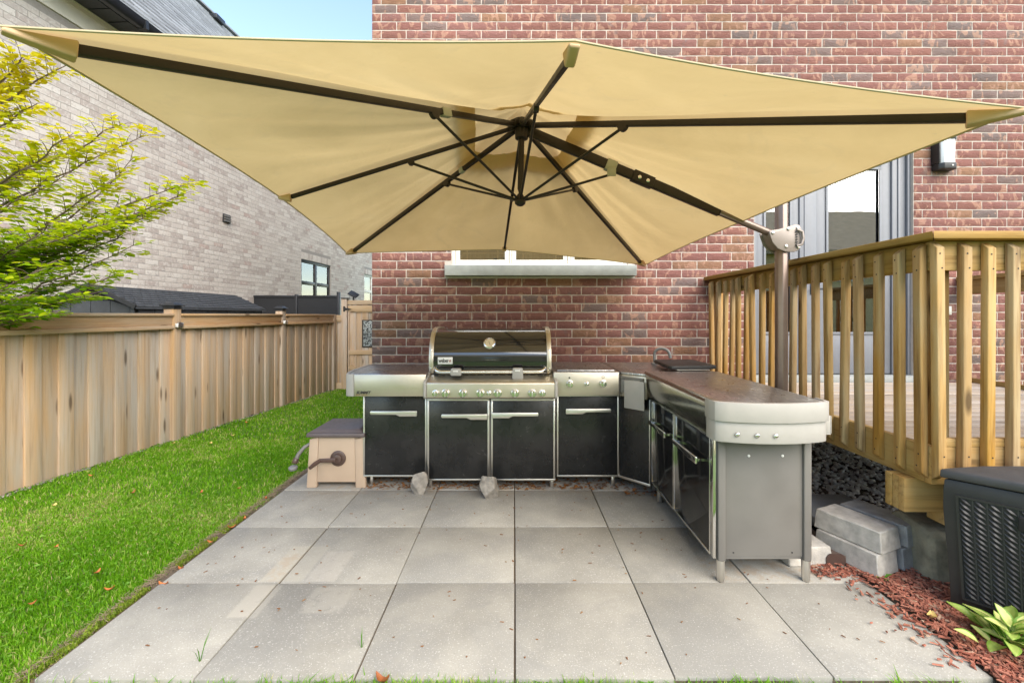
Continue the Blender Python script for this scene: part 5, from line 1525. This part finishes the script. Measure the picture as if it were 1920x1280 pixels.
# ---------------------------------------------------------------- storage box with woven resin sides
def deck_box():
    b = empty('storage_box', (2.55, 1.9, .0), 'black woven resin storage box standing on mulch by the deck', 'storage box')
    zb, zt = .02, .615
    foot_ = [(2.020, 2.095), (2.34, 1.745), (2.98, 1.745), (2.98, 2.095)]
    def ring(off, bulge):
        c = (2.62, 1.95)
        return [(c[0] + (x-c[0])*(1+off), c[1] + (y-c[1])*(1+off)) for x, y in foot_]
    m = MB()
    lev = [(zb, -.035), (.10, -.034), (.22, -.022), (.36, -.002), (.48, .012), (.56, .010), (zt, .0)]
    V = []
    for z, o in lev: V += [(x, y, z) for x, y in ring(o, 0)]
    F = [(3, 2, 1, 0)] + [((i*4+k), (i*4+(k+1) % 4), ((i+1)*4+(k+1) % 4), ((i+1)*4+k)) for i in range(len(lev)-1) for k in range(4)] + [tuple(range(len(V)-4, len(V)))]
    m.add(V, F); m.build('body', M['blackpl'], b, .006, smooth=35)
    # lid, a little larger, gently domed
    r0 = ring(.035, 0); r1 = ring(.03, 0); r2 = ring(-.25, 0)
    m = MB(); m.add([(x, y, zt+.003) for x, y in r0] + [(x, y, zt+.045) for x, y in r1] + [(x, y, zt+.070) for x, y in r2], [(3,2,1,0)] + [(i*4+k, i*4+(k+1) % 4, (i+1)*4+(k+1) % 4, (i+1)*4+k) for i in range(2) for k in range(4)] + [(8,9,10,11)])
    m.build('lid', M['wicker'], b, .008, 3)
    # woven panel on the two seen sides: slanted strands in columns
    def weave(p0, p1, ncol, nrow):
        p0 = Vector((*p0, 0)); p1 = Vector((*p1, 0)); t = (p1-p0).normalized(); L = (p1-p0).length
        n = Vector((t.y, -t.x, 0))
        c = Vector((2.62, 1.95, 0))
        if (p0 - c).dot(n) < 0: n = -n
        x0, x1 = .055, L - .055
        cw = (x1-x0)/ncol
        z0, z1 = .085, zt - .075
        def base(z):     # inset of the flaring wall at height z
            o = np.interp(z, [a for a, _ in lev], [o for _, o in lev])
            return o
        def P(s, z, out):
            o = base(z); q = p0 + t*s
            q = c + (q - c)*(1+o)
            return q + n*out + Vector((0, 0, z))
        def recess(s): return 0
        m = MB()
        rh = (z1-z0)/nrow
        for i in range(ncol):
            a = x0 + i*cw
            for j in range(nrow):
                z = z0 + j*rh
                sa, sb = a + cw*.04, a + cw*.86
                for q in range(1):
                    zz = z + q*rh*.5
                    f0, f1 = min(zz + rh*1.05, z1), max(zz - rh*.15, z0)
                    w = rh*.62
                    mid = (sa+sb)/2
                    pts_t = [P(sa, f0+w*.3, .001), P(mid, (f0+f1)/2+w*.6, .009), P(sb, f1+w*.3, .001)]
                    pts_b = [P(sa, f0-w*.3, .001), P(mid, (f0+f1)/2-w*.6, .009), P(sb, f1-w*.3, .001)]
                    hi = [P(sa, f0, .003), P(mid, (f0+f1)/2, .017), P(sb, f1, .003)]
                    m.add(pts_b + hi + pts_t, [(0,1,4,3),(1,2,5,4),(3,4,7,6),(4,5,8,7)])
            s0 = a + cw*.885
            m.hexa([P(s0, z0, 0.0), P(s0+cw*.10, z0, 0.0), P(s0+cw*.10, z0, .005), P(s0, z0, .005)], [P(s0, z1, 0.0), P(s0+cw*.10, z1, 0.0), P(s0+cw*.10, z1, .005), P(s0, z1, .005)])
        o = m.build('woven_panel', M['wicker'], b, smooth=50); o['kind'] = 'stuff'
        m = MB()
        for s in (x0-.012, x1): m.hexa([P(s, z0-.012, 0), P(s+.010, z0-.012, 0), P(s+.010, z0-.012, .010), P(s, z0-.012, .010)], [P(s, z1+.012, 0), P(s+.010, z1+.012, 0), P(s+.010, z1+.012, .010), P(s, z1+.012, .010)])
        for z in (z0-.012, z1+.002): m.hexa([P(x0-.002, z, 0), P(x1, z, 0), P(x1, z, .0102), P(x0-.002, z, .0102)], [P(x0-.002, z+.010, 0), P(x1, z+.010, 0), P(x1, z+.010, .0102), P(x0-.002, z+.010, .0102)])
        m.build('panel_rim', M['blackpl'], b)
        h0 = L*.62
        m = MB(); m.hexa([P(h0-.06, .455, .004), P(h0+.06, .455, .004), P(h0+.06, .455, .016), P(h0-.06, .455, .016)], [P(h0-.06, .515, .004), P(h0+.06, .515, .004), P(h0+.06, .515, .020), P(h0-.06, .515, .020)])
        m.build('grip_recess', M['dark'], b, .004)
    weave(foot_[0], foot_[1], 8, 19)
    weave(foot_[1], foot_[2], 10, 19)
deck_box()

# ---------------------------------------------------------------- concrete blocks and weights beside the deck
def block(pos, yaw, L, W, H, label, mat, seed, taper=.012):
    bm = bmesh.new(); bmesh.ops.create_grid(bm, x_segments=1, y_segments=1)
    bm.clear()
    m = MB().hexa([(-W/2, -L/2, 0), (W/2, -L/2, 0), (W/2, L/2, 0), (-W/2, L/2, 0)], [(-W/2+taper*.3, -L/2+taper, H), (W/2-taper*.3, -L/2+taper, H), (W/2-taper*.3, L/2-taper, H), (-W/2+taper*.3, L/2-taper, H)])
    me = m.mesh('concrete_block', (0,0,0), .005, 1)
    bm.from_mesh(me); bmesh.ops.subdivide_edges(bm, edges=bm.edges, cuts=3, use_grid_fill=True)
    for v in bm.verts:
        q = v.co*14 + Vector((seed, seed, 0))
        v.co += Vector((mnoise.noise(q), mnoise.noise(q+Vector((9,0,0))), mnoise.noise(q+Vector((0,9,0)))*.6))*.003 + Vector((mnoise.noise(q*3), mnoise.noise(q*3+Vector((5,0,0))), 0))*.002
        if v.co.z < 0: v.co.z = 0
    bm.to_mesh(me); bm.free()
    o = link('concrete_block', me, mat, None, pos, (0, 0, R(yaw)))
    return setp(o, label, 'block', 'concrete blocks stacked beside the deck')
block((1.908, 2.500, .012), 22, .34, .175, .117, 'pale concrete block at the bottom of the stack, toward the counter', M['block'], 1.0)
block((2.100, 2.570, .012), 22, .34, .175, .112, 'bottom concrete block of the stack, toward the storage box', M['block2'], 5.0)
block((1.925, 2.515, .131), 24, .35, .180, .112, 'pale concrete block on top of the stack, toward the counter', M['block'], 9.0)
block((2.122, 2.590, .1265), 24, .36, .178, .112, 'blue-grey concrete block on top of the stack, toward the storage box', M['block2'], 13.0)
o = block((1.625, 2.56, .0), 4, .22, .255, .098, 'squat concrete block on the slab behind the counter foot', M['block'], 17.0)
o = box('paving_slab', M['slate'], None, 1.88, 2.34, 2.72, 3.16, .055, .115, .006)
setp(o, 'dark grey paving slab weighing down the umbrella foot', 'slab')

# ---------------------------------------------------------------- mulch, gravel, litter
def in_mulch(x, y):
    # bed edge runs from the slabs' right side out to the deck
    return x > 1.70 and y < 2.44 and (x > 1.85 or y > 2.25 + .0*(x)) and y > .9
def beds():
    V = []; F = []
    xs = np.linspace(1.848, 3.6, 26); ys = np.linspace(.6, 2.5, 28)
    for y in ys:
        for x in xs: V.append((x, y, -.004 + .012*mnoise.noise(Vector((x*5, y*5, 2))) - (.03 if x < 1.86 else 0)))
    nx = len(xs)
    F = [(j*nx+i, j*nx+i+1, (j+1)*nx+i+1, (j+1)*nx+i) for j in range(len(ys)-1) for i in range(nx-1)]
    setp(link('mulch_bed', np_mesh('mulch_bed', V, F), M['soil']), kind='structure')
    chipV = [(-.5,-.5,0),(.42,-.34,0),(.5,.12,0),(-.36,.5,0),(-.46,-.42,1),(.36,-.30,1),(.46,.14,1),(-.30,.40,1)]
    pos = []
    while len(pos) < 5200:
        x, y = 1.83 + abs(nr.normal(0, .30)), nr.uniform(1.15, 2.42)
        if x < 1.87 and nr.random() < .5: continue
        pos.append((x, y, max(0.0, -.002 + .012*mnoise.noise(Vector((x*5, y*5, 2)))) + nr.uniform(.0, .018)))
    for k in range(110):      # strewn over the slab edge
        y = nr.uniform(1.75, 2.42); pos.append((1.83 - abs(nr.normal(0, .09)), y, .003))
    for k in range(160):
        pos.append((nr.uniform(1.60, 1.86), nr.uniform(2.34, 2.46), nr.uniform(.002, .012)))
    pos = np.array(pos); n = len(pos)
    s = np.stack([nr.uniform(.014, .050, n), nr.uniform(.006, .014, n), nr.uniform(.0025, .006, n)], 1)
    m = scatter('mulch', chipV, BOXF, pos, nr.uniform(0, 6.3, n), nr.normal(0, .22, n), s, M['chip'], yaw2=nr.normal(0, .22, n))
    setp(m, 'red-dyed wood chip mulch between slabs and storage box', 'mulch', kind='stuff')
    # stones under the deck
    V = []; xs = np.linspace(1.56, 4.7, 24); ys = np.linspace(2.44, 4.68, 20)
    gz = lambda x, y: -.02 + .03*mnoise.noise(Vector((x*2, y*2, 7))) + .05*max(0, (y-3.2))
    for y in ys:
        for x in xs: V.append((x, y, gz(x, y)-.012))
    nx = len(xs)
    F = [(j*nx+i, j*nx+i+1, (j+1)*nx+i+1, (j+1)*nx+i) for j in range(len(ys)-1) for i in range(nx-1)]
    setp(link('gravel_bed', np_mesh('gravel_bed', V, F), M['soil']), kind='structure')
    n = 5200
    x = nr.uniform(1.58, 4.0, n); y = nr.uniform(2.5, 4.66, n)
    pos = np.array([(a, b, gz(a, b) + nr.uniform(-.006, .014)) for a, b in zip(x, y)])
    m = scatter('gravel', *ICO, pos, nr.uniform(0, 6.3, n), nr.normal(0, .4, n), nr.uniform(.010, .024, n), M['gravel'], smooth=True)
    setp(m, 'grey river stones spread under the deck', 'gravel', kind='stuff')
    # dry leaves and needles swept under the cabinets
    n = 1500
    x = nr.uniform(-1.2, 1.5, n); y = 3.52 + np.abs(nr.normal(0, .22, n)); y = np.where(x > .85, y - .12, y)
    pos = np.stack([x, y, nr.uniform(.002, .014, n)], 1)
    lv = [(-.5,-.2,0),(.0,-.42,.1),(.5,0,.25),(.0,.42,.12)]
    m = scatter('leaf_litter', lv, [(0,1,2,3)], pos, nr.uniform(0, 6.3, n), nr.normal(0, .25, n), nr.uniform(.008, .034, n), M['litter'])
    setp(m, 'dry orange-brown leaf litter under the grill cabinets', 'litter', kind='stuff')
    n = 170
    pos = np.stack([nr.uniform(-1.75, 1.75, n), nr.uniform(1.75, 3.5, n)**1.0, np.full(n, .003)], 1)
    m = scatter('debris', chipV, BOXF, pos, nr.uniform(0, 6.3, n), nr.normal(0, .05, n), np.stack([nr.uniform(.006, .022, n), nr.uniform(.003, .008, n), nr.uniform(.001, .003, n)], 1), M['litter'])
    setp(m, 'scattered seeds and bark crumbs on the slabs', 'debris', kind='stuff')
beds()

# ---------------------------------------------------------------- grass
def grass():
    def blades(n, xf, yf, hmul=1.0, wmul=1.0, dry=0.0, zoff=0.0):
        x, y = xf(n), yf(n)
        keep = (x > -4.155 + .03*y + .03)
        x, y = x[keep], y[keep]; n = len(x)
        z = np.array([lawn_z(a, b) for a, b in zip(x, y)]) + zoff - .012
        h = nr.uniform(.017, .041, n)*hmul*(1 + .45*np.array([mnoise.noise(Vector((a*2.5, b*2.5, 0))) for a, b in zip(x, y)]))
        w = nr.uniform(.0016, .0034, n)*wmul
        a = nr.uniform(0, 2*np.pi, n); lean = np.abs(nr.normal(.45, .35, n))*h
        b = nr.uniform(0, 2*np.pi, n)
        cx_, sx = np.cos(a)*w, np.sin(a)*w
        lx, ly = np.cos(b)*lean, np.sin(b)*lean
        V = np.zeros((n, 5, 3))
        V[:, 0] = np.stack([x-cx_, y-sx, z], 1); V[:, 1] = np.stack([x+cx_, y+sx, z], 1)
        V[:, 2] = np.stack([x+cx_*.8+lx*.35, y+sx*.8+ly*.35, z+h*.62], 1); V[:, 3] = np.stack([x-cx_*.8+lx*.35, y-sx*.8+ly*.35, z+h*.62], 1)
        V[:, 4] = np.stack([x+lx, y+ly, z+h*.62 + np.maximum(h*.38-lean*.18, .002)], 1)
        pat = np.array([mnoise.noise(Vector((p*1.4, q*1.1, 5))) + .7*mnoise.noise(Vector((p*6, q*5, 8))) for p, q in zip(x, y)])
        r_ = np.clip(nr.normal(.5, .24, n) + .34*pat + dry, 0, 1)
        r_ = np.where(nr.random(n) < .06 + .10*np.clip(pat, 0, 1), nr.uniform(.9, 1, n), r_)
        return V, r_
    sets = []
    def U(a, b): return lambda n: nr.uniform(a, b, n)
    sets.append(blades(70000, U(-3.4, -1.875), lambda n: 1.35 + (nr.random(n)**1.15)*2.1))
    sets.append(blades(52000, U(-4.15, -1.865), lambda n: 2.6 + (nr.random(n)**1.2)*2.6, 1.0, 1.25))
    sets.append(blades(46000, U(-4.1, -1.0), lambda n: 4.3 + (nr.random(n)**1.2)*5.4, 1.05, 2.0))
    sets.append(blades(9000, U(-2.2, 2.0), lambda n: nr.uniform(1.50, 1.685, n), .75))
    sets.append(blades(9000, lambda n: -1.905 + nr.normal(0, .03, n), U(1.5, 4.1), .8, 1, .35))
    sets.append(blades(5200, lambda n: nr.normal(.1, .75, n), U(1.635, 1.682), 1.75))
    V = np.concatenate([s[0] for s in sets]); r_ = np.concatenate([s[1] for s in sets])
    n = len(V)
    # three triangles for each blade
    base = (np.arange(n)*5)[:, None, None]
    T = np.array([(0,1,2),(0,2,3),(3,2,4)])[None] + base
    o = link('grass', np_mesh('grass', V.reshape(-1, 3), T.reshape(-1, 3), np.repeat(r_, 3)), M['grass'])
    setp(o, 'short green lawn grass along the fence', 'grass', kind='stuff')
    # broad-leaved weeds in the lawn and along the slab front
    n = 700
    x = np.concatenate([nr.uniform(-3.2, -2.0, 600), nr.uniform(-1.8, 1.8, 100)]); y = np.concatenate([nr.uniform(1.5, 3.4, 600), nr.uniform(1.56, 1.675, 100)])
    pos = np.stack([x, y, np.array([lawn_z(a, b) for a, b in zip(x, y)]) + nr.uniform(.015, .04, n)], 1)
    lv = [(-.5,0,0),(-.1,-.30,.08),(.5,0,.0),(-.1,.30,.08)]
    o = scatter('clover', lv, [(0,1,2,3)], pos, nr.uniform(0, 6.3, n), nr.normal(0, .3, n), nr.uniform(.012, .034, n), M['weed'])
    setp(o, 'small broad weed leaves growing among the lawn grass', 'weeds', kind='stuff')
    # moss along the slab edge
    n = 7000
    y = nr.uniform(1.55, 3.1, n); x = -1.862 - np.abs(nr.normal(0, .020, n))
    keep = np.array([mnoise.noise(Vector((0, b*4, 3))) > -.12 for b in y]); x, y = x[keep], y[keep]; n = len(x)
    pos = np.stack([x, y, nr.uniform(-.028, -.014, n)], 1)
    o = scatter('moss', [(-.5,0,0),(.5,0,0),(0,.2,1.3)], [(0,1,2)], pos, nr.uniform(0, 6.3, n), nr.normal(0, .4, n), nr.uniform(.006, .013, n), M['moss'])
    setp(o, 'bright moss in the soil gap beside the slabs', 'moss', kind='stuff')
    # dead thatch on the bare strip
    n = 2600
    y = nr.uniform(1.6, 4.0, n); x = -1.900 + nr.normal(0, .018, n)
    pos = np.stack([x, y, nr.uniform(-.028, -.008, n)], 1)
    o = scatter('thatch', [(-.5,-.03,0),(.5,-.03,.05),(.5,.03,.05),(-.5,.03,0)], [(0,1,2,3)], pos, nr.uniform(0, 6.3, n), nr.normal(0, .3, n), nr.uniform(.02, .05, n),
                leaf_mat('dead_thatch', [(0, (.20,.15,.10)), (.6, (.30,.23,.15)), (1, (.14,.10,.07))], .0, .8))
    setp(o, 'dry dead grass along the bare soil edge', 'thatch', kind='stuff')
grass()

# ---------------------------------------------------------------- fallen leaves, sprouts
def leaf_mesh(name, L, W, curl, mat, seed):
    rs = random.Random(seed); V = []; F = []
    n = 6
    for i in range(n+1):
        t = i/n; w = W*math.sin(math.pi*min(1, t*.93+.05))**.8
        x = (t-.5)*L
        zc = curl*L*(2*t-1)**2
        V += [(x, -w/2, zc + curl*W*.9 + rs.uniform(-.1, .1)*curl*W), (x, 0, zc), (x, w/2, zc + curl*W*.9 + rs.uniform(-.1, .1)*curl*W)]
    for i in range(n):
        for k in range(2): F.append((i*3+k, i*3+k+1, i*3+k+4, i*3+k+3))
    me = np_mesh(name, V, F, None, True); me.materials.append(mat)
    return me
def fallen():
    lo = [leaf_mesh('fallen_leaf', .050, .026, .35, M['orangeleaf'], s) for s in range(3)]
    ly = [leaf_mesh('fallen_leaf', .060, .034, .22, M['yellowleaf'], s) for s in range(3)]
    def put(x, y, z, kind, label, group, sc=1.0):
        o = link('fallen_leaf', rng.choice(lo if kind == 'o' else ly), None, None, (x, y, z), (R(rng.uniform(-12, 12)), R(rng.uniform(-12, 12)), rng.uniform(0, 6.28)), (sc,)*3)
        setp(o, label, 'leaf', group)
    W = lambda px, py: (835*1.385/(py-591)*(px-965)/835, 835*1.385/(py-591))
    for px, py in ((42,1020),(170,887),(250,920),(378,920),(205,1103),(183,1070),(448,912),(62,1128),(105,1022),(463,780)):
        x, y = W(px, py+4); put(x, y, lawn_z(x, y)+.032, 'o', 'curled orange dead leaf lying in the lawn grass', 'orange leaves on the lawn', rng.uniform(.55, .9))
    for px, py in ((102,945),(325,822),(395,822),(437,806)):
        x, y = W(px, py+4); put(x, y, lawn_z(x, y)+.034, 'y', 'pale yellow dead leaf lying in the lawn grass', 'yellow leaves on the lawn', rng.uniform(.7, 1.1))
    for px, py in ((312,1092),(345,1062),(400,1012),(465,968),(505,930),(440,985)):
        x, y = W(px-6, py+3); put(x, y, -.012, 'o', 'orange dead leaf in the soil gap beside the slabs', 'orange leaves along the slab edge', rng.uniform(.6, 1.0))
    x, y = W(1748, 1168); put(x, y, .022, 'y', 'large yellow dead leaf on the mulch edge', None, 1.05)
    x, y = W(720, 1273); put(x, y-.02, .0, 'o', 'big curled brown leaf at the front slab edge', None, 1.3)
    # grass sprouts in the joints
    for (px, py, hgt, lab) in ((375,1240,.10,'thin grass sprout in the joint nearest the lawn'), (678,1213,.075,'grass sprout in the joint between the front slabs'), (1325,900,.04,None)):
        if lab is None: continue
        x, y = W(px, py); m = MB()
        for k in range(5):
            a = rng.uniform(0, 6.28); l = hgt*rng.uniform(.6, 1.2); s_ = rng.uniform(.25, .6)
            p0 = Vector((x, y, -.01)); p1 = p0 + Vector((math.cos(a)*l*s_*.4, math.sin(a)*l*s_*.4, l*.6)); p2 = p0 + Vector((math.cos(a)*l*s_, math.sin(a)*l*s_, l))
            w = Vector((-math.sin(a), math.cos(a), 0))*.0018
            m.add([p0-w, p0+w, p1+w, p1-w, p2], [(0,1,2,3), (3,2,4)])
        o = m.build('grass_sprout', M['weed'], None, origin=(x, y, -.01)); setp(o, lab, 'weed')
    def rosette(x, y, z, n, L, name, label, mat):
        m = MB()
        for k in range(n):
            a = 2*math.pi*k/n + rng.uniform(-.3, .3); l = L*rng.uniform(.7, 1.15); t = Vector((math.cos(a), math.sin(a), 0)); s_ = Vector((-t.y, t.x, 0))
            p0 = Vector((x, y, z)); up = Vector((0,0,1))
            m.add([p0, p0 + t*l*.5 + s_*l*.16 + up*l*.55, p0 + t*l + up*l*.6, p0 + t*l*.5 - s_*l*.16 + up*l*.55, p0 + t*l*.55 + up*l*.48], [(0,4,1),(1,4,2),(2,4,3),(3,4,0)])
        o = m.build(name, mat, None, origin=(x, y, z)); setp(o, label, 'weed')
    for px, lab in ((1215, 'bushy weed at the front slab edge below the middle joint'), (655, 'small weed sprouting at the front edge of the slabs'), (1020, 'low weed clump in the grass below the centre slab joint')):
        x, y = W(px, 1272); rosette(x, 1.665, -.035, 9, .05, 'weed_plant', lab, M['weed'])
    rosette(1.90, 2.30, .01, 4, .05, 'seedling', 'tiny green seedling in the mulch below the concrete blocks', M['weed'])
    rosette(1.86, 3.36, .0, 5, .12, 'weed_plant', 'green weed growing from the river stones under the deck', M['weed'])
fallen()

# ---------------------------------------------------------------- hosta
def hosta():
    h = empty('hosta_plant', (2.04, 1.83, .0), 'variegated hosta with cream and green leaves in the mulch', 'plant')
    def leaf(L, W):
        V = []; F = []; UV = []
        n, m = 9, 6
        for i in range(n+1):
            t = i/n
            w = W*(math.sin(math.pi*t**.8)**.75 if 0 < t < 1 else 0.02)
            for j in range(m+1):
                s = j/m - .5
                V.append((t*L, s*w, -.16*L*t*t + abs(s)*w*.45 - .1*L*abs(s)*t)); UV.append((j/m, t))
        for i in range(n):
            for j in range(m):
                k = i*(m+1)+j; F.append((k, k+1, k+m+2, k+m+1))
        me = np_mesh('leaf', V, F, None, True)
        uv = me.uv_layers.new(name='UVMap')
        for l in me.loops: uv.data[l.index].uv = UV[l.vertex_index]
        me.materials.append(M['hosta'])
        return me
    ms = [leaf(.105, .054), leaf(.09, .05), leaf(.115, .052)]
    for k in range(50):
        a = rng.uniform(0, 6.28); r_ = min(.12, abs(rng.gauss(0, .065)))
        el = R(rng.uniform(5, 70)) * (1 - min(1, r_/.16)*.5)
        p = (2.04 + math.cos(a)*r_*1.05, 1.83 + math.sin(a)*r_*.8, .015 + rng.uniform(0, .10)*(1 - min(1, r_/.2)))
        link('leaf', rng.choice(ms), None, h, p, (R(rng.uniform(-25, 25)), -el, a + rng.uniform(-.5, .5)), (rng.uniform(.75, 1.1),)*3)
    m = MB()
    for k in range(16):
        a = rng.uniform(0, 6.28); r_ = rng.uniform(.01, .07)
        m.tube([(2.04, 1.83, -.01), (2.04 + math.cos(a)*r_*.5, 1.83 + math.sin(a)*r_*.5, .05), (2.04 + math.cos(a)*r_, 1.83 + math.sin(a)*r_, .09)], [.004, .003, .002], 5)
    m.build('stem', M['weed'], h)
hosta()

# ---------------------------------------------------------------- tree leaning over the fence
def tree():
    t = empty('young_tree', (-4.75, 3.7, -.1), 'young tree with layered yellow-green leaves reaching over the fence', 'tree')
    tr = MB(); base = Vector((-4.75, 3.7, -.1))
    trunk = [base, base + Vector((.03, 0, .9)), base + Vector((.0, .05, 1.8)), base + Vector((.06, 0, 2.7)), base + Vector((.1, .03, 3.5)), base + Vector((.12, 0, 4.2))]
    tr.tube(trunk, [.055, .047, .04, .03, .02, .008], 9)
    W = lambda px, py, Y: Vector(((px-965)/835*Y, Y, 1.38 + (591-py)/835*Y))
    limbs = []       # (start height, tip point, mid lift)
    for sz, px, py, Y in ((1.5, 352, 345, 3.75), (2.0, 262, 258, 3.8), (2.3, 225, 235, 3.45), (2.6, 130, 120, 3.6), (1.3, 225, 330, 3.55), (1.2, 250, 460, 3.7), (1.25, 215, 515, 3.6), (1.15, 160, 560, 3.45), (1.1, 100, 590, 3.3),
                          (1.7, 200, 420, 3.35), (1.9, 120, 330, 3.3), (2.2, 130, 255, 3.3), (2.7, 40, 110, 3.4), (2.4, 60, 200, 3.2), (1.6, 90, 420, 3.15), (1.3, 80, 500, 3.2), (1.15, 30, 560, 3.2), (1.5, 150, 470, 4.0), (2.1, 60, 300, 4.0), (1.35, 30, 450, 3.6), (2.9, -30, 130, 3.6), (1.2, 120, 535, 3.9),
                          (1.6, -60, 400, 3.0), (2.2, -80, 250, 3.1), (2.8, -150, 120, 3.4)):
        limbs.append((sz, W(px, py, Y)))
    for px, py, Y in ((345, 365, 3.72), (310, 385, 3.8), (280, 405, 3.7), (245, 300, 3.75), (235, 415, 3.65)): limbs.append((1.45, W(px, py, Y)))
    LV = []; LF = []; LR = []
    def add_leaf(p, dirn, L, val):
        d_ = Vector(dirn).normalized(); s_ = d_.cross(Vector((0,0,1)))
        if s_.length < .01: s_ = Vector((1,0,0))
        s_.normalize(); up = s_.cross(d_)
        roll = rng.gauss(0, .35); s_ = (s_*math.cos(roll) + up*math.sin(roll)); up = s_.cross(d_)
        W_ = L*rng.uniform(.42, .56); b = len(LV)
        LV.extend([p, p + d_*L*.28 + s_*W_*.42 + up*L*.02, p + d_*L*.62 + s_*W_*.44, p + d_*L - up*L*.10, p + d_*L*.62 - s_*W_*.44, p + d_*L*.28 - s_*W_*.42 + up*L*.02, p + d_*L*.45 - up*L*.045])
        for f in ((0,6,1),(1,6,2),(2,6,3),(3,6,4),(4,6,5),(5,6,0)): LF.append(tuple(b+i for i in f)); LR.append(val)
    def spray(pts, r0, dens, depth):
        """twig along pts with leaves laid out in two flat ranks"""
        tr.tube(pts, [r0*(1-.8*i/(len(pts)-1)) for i in range(len(pts))], 5, cap=False)
    for sz, tip in limbs:
        st = Vector((-4.72, 3.7, sz)); L = (tip-st).length
        pts = []
        nseg = 10
        bend = Vector((0, rng.uniform(-.12, .12), rng.uniform(.0, .16)))
        for i in range(nseg+1):
            s = i/nseg
            p = st.lerp(tip, s) + bend*math.sin(math.pi*s) + Vector((0, 0, -.22*(s*(1-s)))) + Vector((rng.gauss(0, .012), rng.gauss(0, .012), rng.gauss(0, .008)))
            pts.append(p)
        pts[-1] = tip
        tr.tube(pts, [.013*(1-.85*i/nseg)+.0012 for i in range(nseg+1)], 6, cap=False)
        ax = (tip-st).normalized(); sd = ax.cross(Vector((0,0,1))).normalized()
        for i in range(3, nseg+1):
            frac = i/nseg
            for side in (-1, 1):
                for rep in range(3):
                    ln = rng.uniform(.12, .34)*(1.15-.55*frac)
                    d_ = (ax*rng.uniform(.5, 1.0) + sd*side*rng.uniform(.4, 1.0) + Vector((0,0,rng.uniform(-.12, .28)))).normalized()
                    p0 = pts[i] if rep == 0 else pts[i].lerp(pts[i-1], rng.random())
                    tw = [p0 + d_*ln*q + Vector((0,0,.02*math.sin(q*3))) for q in (0, .35, .7, 1.0)]
                    tr.tube(tw, [.0032, .0026, .0018, .001], 4, cap=False)
                    ts = d_.cross(Vector((0,0,1))).normalized()
                    nl = int(ln/.019)
                    for j in range(nl):
                        q = (j+.7)/nl; p = p0 + d_*ln*q
                        if rng.random() < .34: continue
                        ld = d_*rng.uniform(.4, .9) + ts*(1 if j % 2 else -1)*rng.uniform(.5, .95) + Vector((0,0,rng.uniform(-.3, .12)))
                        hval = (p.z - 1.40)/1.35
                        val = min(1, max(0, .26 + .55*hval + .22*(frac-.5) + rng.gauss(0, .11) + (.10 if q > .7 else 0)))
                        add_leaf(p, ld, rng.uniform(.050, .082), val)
    tr.build('trunk', M['bark'], t, smooth=60)
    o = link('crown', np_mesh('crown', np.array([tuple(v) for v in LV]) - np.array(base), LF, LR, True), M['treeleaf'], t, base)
    o['kind'] = 'stuff'
tree()
